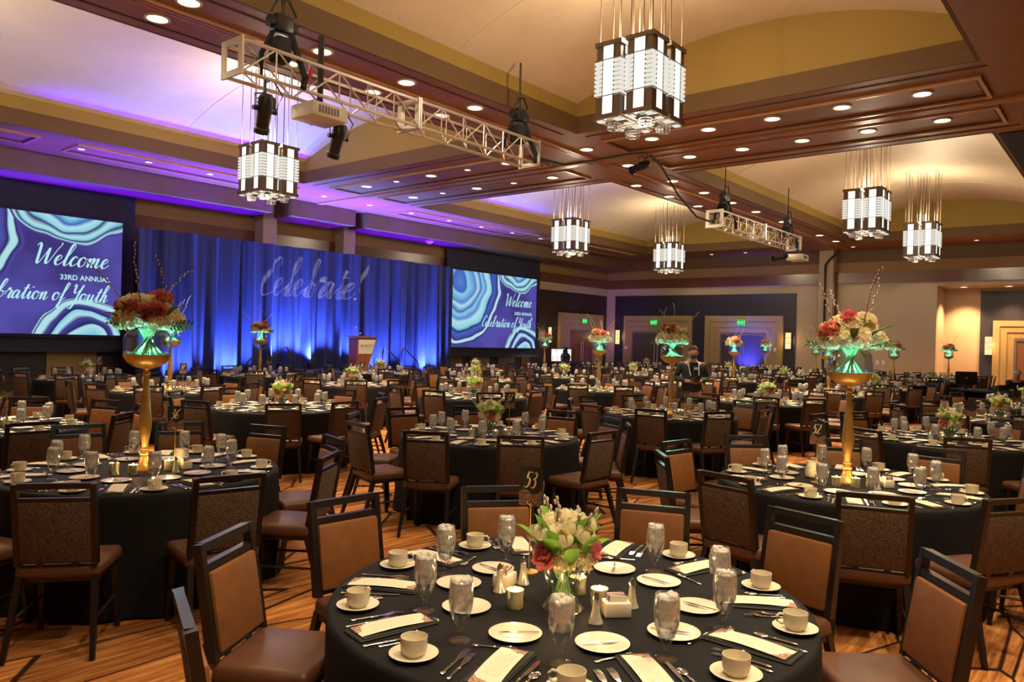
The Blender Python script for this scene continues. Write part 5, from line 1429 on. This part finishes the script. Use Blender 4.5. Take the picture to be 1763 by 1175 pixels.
exit_sign((XB - .30, 15.28, 2.88), -PI / 2, 'the blue-lit pair of exit doors')
exit_sign((33.6, YSW - .26, 2.84), 0, 'the walnut doors in the corner')
def sconce(loc, rz, where):
    t = thing('wall_sconce', 'amber glowing wall sconce ' + where, 'wall lamp', loc, rz, 'wall sconces')
    mb = MB()
    for i in range(3): mb.rbox((-.13, -.10, -.38 + i * .255), (.13, -.0, -.38 + i * .255 + .24), .01, 1)
    obj('shade', mb.mesh('shade', M['sconce']), t)
    mb = MB()
    for i in range(4): mb.box((-.145, -.11, -.395 + i * .255), (.145, .0, -.38 + i * .255))
    for x in (-.145, .13): mb.box((x, -.11, -.39), (x + .015, 0, .39))
    obj('frame', mb.mesh('frame', M['bronze'], False), t)
    light('sconce_glow', 'POINT', (0, -.32, 0), 14, (1, .62, .30), t, shadow_soft_size=.12)
sconce((XB - .07, 22.35, 2.06), -PI / 2, 'left of the left exit doors')
sconce((XB - .07, 13.02, 2.06), -PI / 2, 'right of the blue-lit doors')
sconce((37.69, 5.2, 2.05), -PI / 2, 'on the dark panel in the alcove')
sconce((30.75, YSW - .01, 2.06), 0, 'beside the right screen')
for (y, z, w) in ((13.85, 1.62, 'left of two beside the blue-lit doors'), (13.62, 1.62, 'right of two beside the blue-lit doors'), (9.15, 1.20, 'left of two low on the beige wall'), (8.9, 1.20, 'right of two low on the beige wall')):
    t = tag(obj('switch_plate', MB().rbox((-.02, -.055, -.09), (0, .055, .09), .006, 1).mesh('switch_plate', M['white']), None, (XB - (.22 if y > 13 else .002), y, z)), 'small white switch plate, ' + w, 'switch')
tag(obj('thermostat', MB().rbox((-.02, -.09, -.07), (0, .09, .07), .006, 1).mesh('thermostat', M['white']), None, (XB - .22, 21.75, 1.5)), 'small pale wall panel left of the left exit doors', 'thermostat')

# control desk at the right
t = thing('control_desk', 'black draped control desk at the right edge', 'desk', (23.35, 3.15, 0), .75)
mb = MB().rbox((-1.1, -.4, .72), (1.1, .4, .77), .01); obj('desktop', mb.mesh('desktop', M['black']), t)
rows = [[(-1.1 + 2.2 * i / 60, -.405 + .012 * math.sin(i * 1.3), z) for i in range(61)] for z in (.02, .4, .72)]
obj('skirt', MB().grid(rows).mesh('skirt', M['drape']), t)
for s in (-1, 1):
    rows = [[(s * 1.105 + .012 * math.sin(i * 1.3), -.4 + .8 * i / 24, z) for i in range(25)] for z in (.02, .4, .72)]; obj('skirt', MB().grid(rows).mesh('skirt', M['drape']), t)
t = thing('monitor', 'black flat monitor seen from behind on the control desk', 'monitor', (22.75, 3.62, .772), -.9)
mb = MB().rbox((-.28, -.02, .14), (.28, .02, .48), .008); obj('display', mb.mesh('display', M['blackmetal']), t)
mb = MB().rbox((-.12, -.09, 0), (.12, .09, .015), .006); mb.bar((0, .01, .01), (0, .01, .3), .05); obj('foot', mb.mesh('foot', M['blackmetal']), t)
mb = MB().lathe([(.001, 0), (.03, 0), (.03, .004), (.001, .004)], 16); mb.xf(Matrix.Translation((0, -.021, .31)) @ Matrix.Rotation(PI / 2, 4, 'X')); obj('badge', mb.mesh('badge', M['steel']), t)
t = thing('mixing_console', 'low dark mixing console on the control desk', 'console', (23.7, 2.8, .772), -.9)
mb = MB().hexa([(-.4, -.25, 0), (.4, -.25, 0), (.4, .25, 0), (-.4, .25, 0), (-.4, -.25, .16), (.4, -.25, .16), (.4, .25, .06), (-.4, .25, .06)]); obj('case', mb.mesh('case', M['blackmetal'], False), t)
mb = MB()
for i in range(12): mb.box((-.34 + i * .06, .0, .1), (-.32 + i * .06, .03, .125))
obj('fader', mb.mesh('fader', M['steel'], False), t)

# corner display: lit picture panel, dark wrapped basket, on a draped table
t = thing('display_table', 'black draped table with picture panel, in the far corner', 'table', (29.9, 21.6, 0))
mb = MB().rbox((-1.1, -.4, .72), (1.1, .4, .76), .01); obj('tabletop', mb.mesh('tabletop', M['black']), t)
rows = [[(-1.1 + 2.2 * i / 60, -.405 + .012 * math.sin(i * 1.3), z) for i in range(61)] for z in (.02, .4, .72)]
obj('skirt', MB().grid(rows).mesh('skirt', M['drape']), t)
def picture_mat():
    m = bpy.data.materials.new('bright_picture'); t, n, l = nt(m); n.remove(n['Principled BSDF'])
    tc = n.new('ShaderNodeTexCoord'); no = n.new('ShaderNodeTexNoise'); no.inputs['Scale'].default_value = 2.4; no.inputs['Detail'].default_value = 1; l.new(tc.outputs['Object'], no.inputs['Vector'])
    cr = n.new('ShaderNodeValToRGB'); e = cr.color_ramp.elements
    e[0].position = .30; e[0].color = (.7, .25, .35, 1); e[1].position = .66; e[1].color = (.8, .72, .25, 1)
    for p, c in ((.38, (.95, .6, .6, 1)), (.45, (1, .97, .92, 1)), (.56, (.95, .97, 1, 1)), (.61, (.65, .75, .95, 1))):
        q = e.new(p); q.color = c
    l.new(no.outputs['Color'], cr.inputs[0]); em_ = n.new('ShaderNodeEmission'); em_.inputs[1].default_value = 1.1; l.new(cr.outputs[0], em_.inputs[0]); l.new(em_.outputs[0], n['Material Output'].inputs[0]); return m
t = thing('picture_panel', 'bright backlit picture panel standing on the corner table', 'picture', (29.95, 21.75, .762))
obj('picture', MB().box((-.78, 0, .03), (.78, .03, .6)).mesh('picture', picture_mat(), False), t)
mb = MB(); mb.box((-.8, -.005, 0), (.8, .04, .028)); mb.box((-.8, -.005, .602), (.8, .04, .63)); obj('frame', mb.mesh('frame', M['blackmetal'], False), t)
t = thing('gift_basket', 'dark wrapped gift basket silhouetted against the bright picture', 'basket', (29.85, 21.45, .762))
mb = MB().lathe([(.001, 0), (.2, 0), (.23, .1), (.24, .18), (.22, .18), (.001, .14)], 16); obj('basket', mb.mesh('basket', M['doorwood']), t)
mb = MB().lathe([(.23, .16), (.25, .26), (.2, .36), (.1, .46), (.05, .52), (.07, .56), (.14, .66), (.13, .70), (.001, .6)], 14); obj('wrapping', mb.mesh('wrapping', M['blackmetal']), t)
mb = MB(); [mb.ball((.08 * math.cos(a), -.05 + .03 * math.sin(a), .52), (.05, .02, .035), 8, 5) for a in (0, 2, 4)]; obj('bow', mb.mesh('bow', M['drape']), t)
for i, (x, w) in enumerate(((28.95, 'left'), (30.85, 'right'))):
    tag(obj('stanchion_lamp', MB().lathe([(.001, 0), (.09, 0), (.09, .02), (.012, .03), (.012, 1.2), (.05, 1.24), (.05, 1.34), (.001, 1.36)], 12).mesh('stanchion_lamp', M['blackmetal']), None, (x, 20.9, .0)), 'slim black post lamp at the ' + w + ' of the corner table', 'post')

# ------------------------------------------------------------------ people
def skinned(name, verts, edges, rad, mat, levels=2, extra=None):
    me = bpy.data.meshes.new(name); me.from_pydata(verts, edges, [])
    o = bpy.data.objects.new(name, me); COL.objects.link(o)
    md = o.modifiers.new('skin', 'SKIN'); md.use_smooth_shade = True
    for i, r in enumerate(rad):
        sv = me.skin_vertices[0].data[i]; sv.radius = (r, r) if not hasattr(r, '__len__') else r; sv.use_root = (i == 0)
    sd = o.modifiers.new('sub', 'SUBSURF'); sd.levels = levels; sd.render_levels = levels
    bpy.context.view_layer.update()
    out = bpy.data.meshes.new_from_object(o.evaluated_get(bpy.context.evaluated_depsgraph_get()))
    bpy.data.objects.remove(o, do_unlink=True)
    if extra:
        mb = MB(); mb.v = [v.co[:] for v in out.vertices]; mb.f = [tuple(p.vertices) for p in out.polygons]; mb.m = [0] * len(mb.f)
        extra(mb); return mb.mesh(name, mat, ang=3.2)
    out.materials.clear()
    for m in (mat if isinstance(mat, (list, tuple)) else [mat]): out.materials.append(m)
    out.polygons.foreach_set('use_smooth', [True] * len(out.polygons))
    return out
M['skin'] = pm('skin', (.60, .30, .20), .5, var=.06); M['jacket'] = pm('charcoal_jacket', (.035, .038, .046), .75, var=.2, scale=60); M['shirt'] = pm('black_shirt', (.008, .008, .011), .8)
M['trousers'] = pm('black_trousers', (.012, .012, .015), .8); M['hair'] = pm('brown_hair', (.07, .032, .018), .6, var=.4, scale=60, stretch=(1, 1, 4)); M['eye'] = pm('eye_white', (.7, .68, .65), .3); M['grey'] = pm('grey_hair', (.55, .5, .45), .7)
def hand(V, E, Rd, wrist, palm_dir, side_dir, idx, curl):
    """palm and five separate bent fingers grown from a wrist vertex"""
    w = Vector(V[idx]); d = Vector(palm_dir).normalized(); s = Vector(side_dir).normalized(); c = Vector(curl).normalized()
    def addv(p, r, par):
        V.append(tuple(p)); Rd.append(r); E.append((par, len(V) - 1)); return len(V) - 1
    pm_ = addv(w + d * .045, (.028, .016), idx); kn = addv(w + d * .085, (.032, .014), pm_)
    for i, (o_, L) in enumerate(((-.030, .062), (-.010, .072), (.010, .068), (.029, .054))):
        a = addv(w + d * .095 + s * o_, .0085, kn); b_ = addv(w + d * (.095 + L * .55) + s * o_ * 1.05 + c * L * .25, .008, a); addv(w + d * (.095 + L * .75) + s * o_ + c * L * .75, .0065, b_)
    a = addv(w + d * .05 - s * .036 + c * .006, .010, pm_); b_ = addv(w + d * .075 - s * .05 + c * .03, .009, a); addv(w + d * .10 - s * .045 + c * .05, .0075, b_)
def standing(name_, holding=True):
    V = [(0, 0, .93), (0, -.01, 1.10), (0, -.02, 1.28), (0, -.01, 1.42), (0, .01, 1.50), (0, .03, 1.57), (0, .045, 1.64), (0, .03, 1.70)]
    E = [(0, 1), (1, 2), (2, 3), (3, 4), (4, 5), (5, 6), (6, 7)]
    Rd = [(.16, .11), (.15, .10), (.165, .11), (.12, .08), .055, (.068, .08), (.075, .09), (.06, .07)]
    arms = {}
    for s in (-1, 1):
        i = len(V); V += [(s * .10, 0, .86), (s * .11, .02, .50), (s * .12, -.01, .09), (s * .13, .06, .04), (s * .13, .16, .03)]; Rd += [.095, .06, .042, .042, .032]; E += [(0, i), (i, i + 1), (i + 1, i + 2), (i + 2, i + 3), (i + 3, i + 4)]
        i = len(V); V += [(s * .175, -.015, 1.405), (s * .27, -.06, 1.18), (s * (.09 if s < 0 else .11), .20, 1.15)]; Rd += [.062, .046, .028]; E += [(3, i), (i, i + 1), (i + 1, i + 2)]; arms[s] = i + 2
    for s in (-1, 1): hand(V, E, Rd, None, (-s * .8, .55, .05), (0, .1, 1), arms[s], (-s * .3, .2, .4) if s > 0 else (.4, .5, .1))
    return V, E, Rd
def face(mb):
    c = Vector((0, .04, 1.625))
    mb.cur = 0
    mb.ball((0, .135, 1.615), (.014, .022, .022), 8, 6); mb.ball((0, .125, 1.585), (.026, .010, .007), 8, 5)
    for s in (-1, 1):
        mb.ball((s * .078, .035, 1.62), (.012, .022, .032), 8, 6); mb.cur = 1; mb.ball((s * .030, .117, 1.645), (.013, .008, .008), 8, 6); mb.cur = 0
V, E, Rd = standing('photographer')
ph = tag(obj('person', skinned('person', V, E, Rd, [M['skin'], M['eye']], 2, face), None, (11.9, 5.92, 0.0), 2.12 + .12), 'bearded person in dark jacket standing and holding a camera', 'person')
# clothes: same skeleton with thicker limbs
Vj = [(0, 0, .90), (0, -.01, 1.10), (0, -.02, 1.28), (0, -.012, 1.42)]; Ej = [(0, 1), (1, 2), (2, 3)]; Rj = [(.195, .135), (.18, .125), (.195, .135), (.14, .095)]
for s in (-1, 1):
    i = len(Vj); Vj += [(s * .182, -.015, 1.41), (s * .275, -.062, 1.18), (s * (.105 if s < 0 else .125), .175, 1.155)]; Rj += [.078, .060, .042]; Ej += [(3, i), (i, i + 1), (i + 1, i + 2)]
obj('jacket', skinned('jacket', Vj, Ej, Rj, M['jacket']), ph)
mb = MB().prism([(-.075, 1.46), (.075, 1.46), (.045, 1.20), (.03, 1.0), (-.03, 1.0), (-.045, 1.20)], lambda x, z: (x, .118, z), lambda x, z: (x, .135 + .02 * (1.46 - z), z)); obj('shirt', mb.mesh('shirt', M['shirt']), ph)
Vt = [(0, 0, .94)]; Et = []; Rt = [(.175, .125)]
for s in (-1, 1):
    i = len(Vt); Vt += [(s * .10, 0, .84), (s * .11, .02, .50), (s * .12, -.008, .10)]; Rt += [.112, .080, .068]; Et += [(0, i), (i, i + 1), (i + 1, i + 2)]
obj('trousers', skinned('trousers', Vt, Et, Rt, M['trousers']), ph)
for s in (-1, 1): obj('shoe', MB().rbox((s * .13 - .05, -.07, .0), (s * .13 + .05, .22, .09), .035, 3).mesh('shoe', M['shirt']), ph)
mb = MB().lathe([(.001, .098), (.05, .088), (.080, .055), (.092, .015), (.088, -.01)], 16); mb.v = [(x * .93, y * 1.08 + .03 - .018, z + 1.645 + .015 * (y > .03)) for x, y, z in mb.v]; obj('hair', mb.mesh('hair', M['hair']), ph)
mb = MB().ball((0, .085, 1.565), (.064, .058, .045), 14, 8); obj('beard', mb.mesh('beard', M['hair']), ph)
mb = MB()
for s in (-1, 1): mb.path([(s * .07, .02, 1.50), (s * .085, .12, 1.40), (s * .07, .20, 1.26), (s * .05, .27, 1.20)], .007, 5)
obj('camera_strap', mb.mesh('camera_strap', M['white']), ph)
cm = thing('camera', 'black camera with flash held by the bearded person', 'camera', (11.9, 5.92, 0), 2.24)
mb = MB().rbox((-.075, .235, 1.15), (.075, .305, 1.255), .012); mb.rbox((-.03, .24, 1.25), (.03, .30, 1.285), .01); obj('body', mb.mesh('body', M['blackmetal']), cm)
mb = MB().lathe([(.04, 0), (.042, .06), (.038, .11), (.034, .11), (.001, .09)], 16); mb.xf(Matrix.Translation((0, .305, 1.20)) @ Matrix.Rotation(-PI / 2, 4, 'X')); obj('lens', mb.mesh('lens', M['blackmetal']), cm)
mb = MB().rbox((-.035, .24, 1.285), (.035, .30, 1.40), .01); fl = obj('flash', mb.mesh('flash', M['blackmetal']), cm); obj('flash_window', MB().box((-.03, .30, 1.345), (.03, .304, 1.385)).mesh('flash_window', M['white'], False), fl)
# seated technician at the control desk, only cap and shoulders show
V = [(0, 0, .52), (0, .02, .72), (0, .04, .92), (0, .05, 1.02), (0, .08, 1.08), (0, .11, 1.15), (0, .12, 1.21), (0, .11, 1.26)]; E = [(i, i + 1) for i in range(7)]; Rd = [(.17, .13), (.15, .11), (.17, .12), (.12, .08), .055, (.066, .08), (.074, .088), (.06, .07)]
for s in (-1, 1):
    i = len(V); V += [(s * .11, .05, .50), (s * .13, .45, .50), (s * .13, .44, .08), (s * .13, .55, .04)]; Rd += [.09, .062, .042, .035]; E += [(0, i), (i, i + 1), (i + 1, i + 2), (i + 2, i + 3)]
    i = len(V); V += [(s * .18, .05, 1.00), (s * .24, .14, .80), (s * .16, .38, .82)]; Rd += [.062, .046, .028]; E += [(3, i), (i, i + 1), (i + 1, i + 2)]; arm = i + 2
    hand(V, E, Rd, None, (-s * .2, 1, 0), (s * 1, .2, 0), arm, (0, .3, -1))
sp = tag(obj('person', skinned('person', V, E, Rd, M['skin']), None, (24.05, 2.72, 0), 2.2), 'seated person in pale cap and dark top behind the control desk', 'person')
Vj = [(0, 0, .50), (0, .02, .72), (0, .04, .92), (0, .05, 1.01)]; Ej = [(0, 1), (1, 2), (2, 3)]; Rj = [(.19, .15), (.18, .135), (.195, .14), (.14, .095)]
for s in (-1, 1):
    i = len(Vj); Vj += [(s * .185, .05, 1.00), (s * .245, .14, .80), (s * .17, .34, .82)]; Rj += [.075, .058, .04]; Ej += [(3, i), (i, i + 1), (i + 1, i + 2)]
obj('jacket', skinned('jacket', Vj, Ej, Rj, M['shirt']), sp)
mb = MB().lathe([(.001, .10), (.05, .09), (.085, .05), (.095, .0)], 14); mb.box((-.06, .06, -.005), (.06, .17, .005)); mb.v = [(x, y + .11, z + 1.23) for x, y, z in mb.v]; obj('cap', mb.mesh('cap', M['grey']), sp)
tag(obj('stool', MB().lathe([(.001, .0), (.2, .0), (.2, .02), (.03, .04), (.03, .36), (.19, .37), (.2, .40), (.001, .41)], 16).mesh('stool', M['blackmetal']), None, (24.05, 2.72, 0)), 'black stool under the seated person in the pale cap', 'stool')
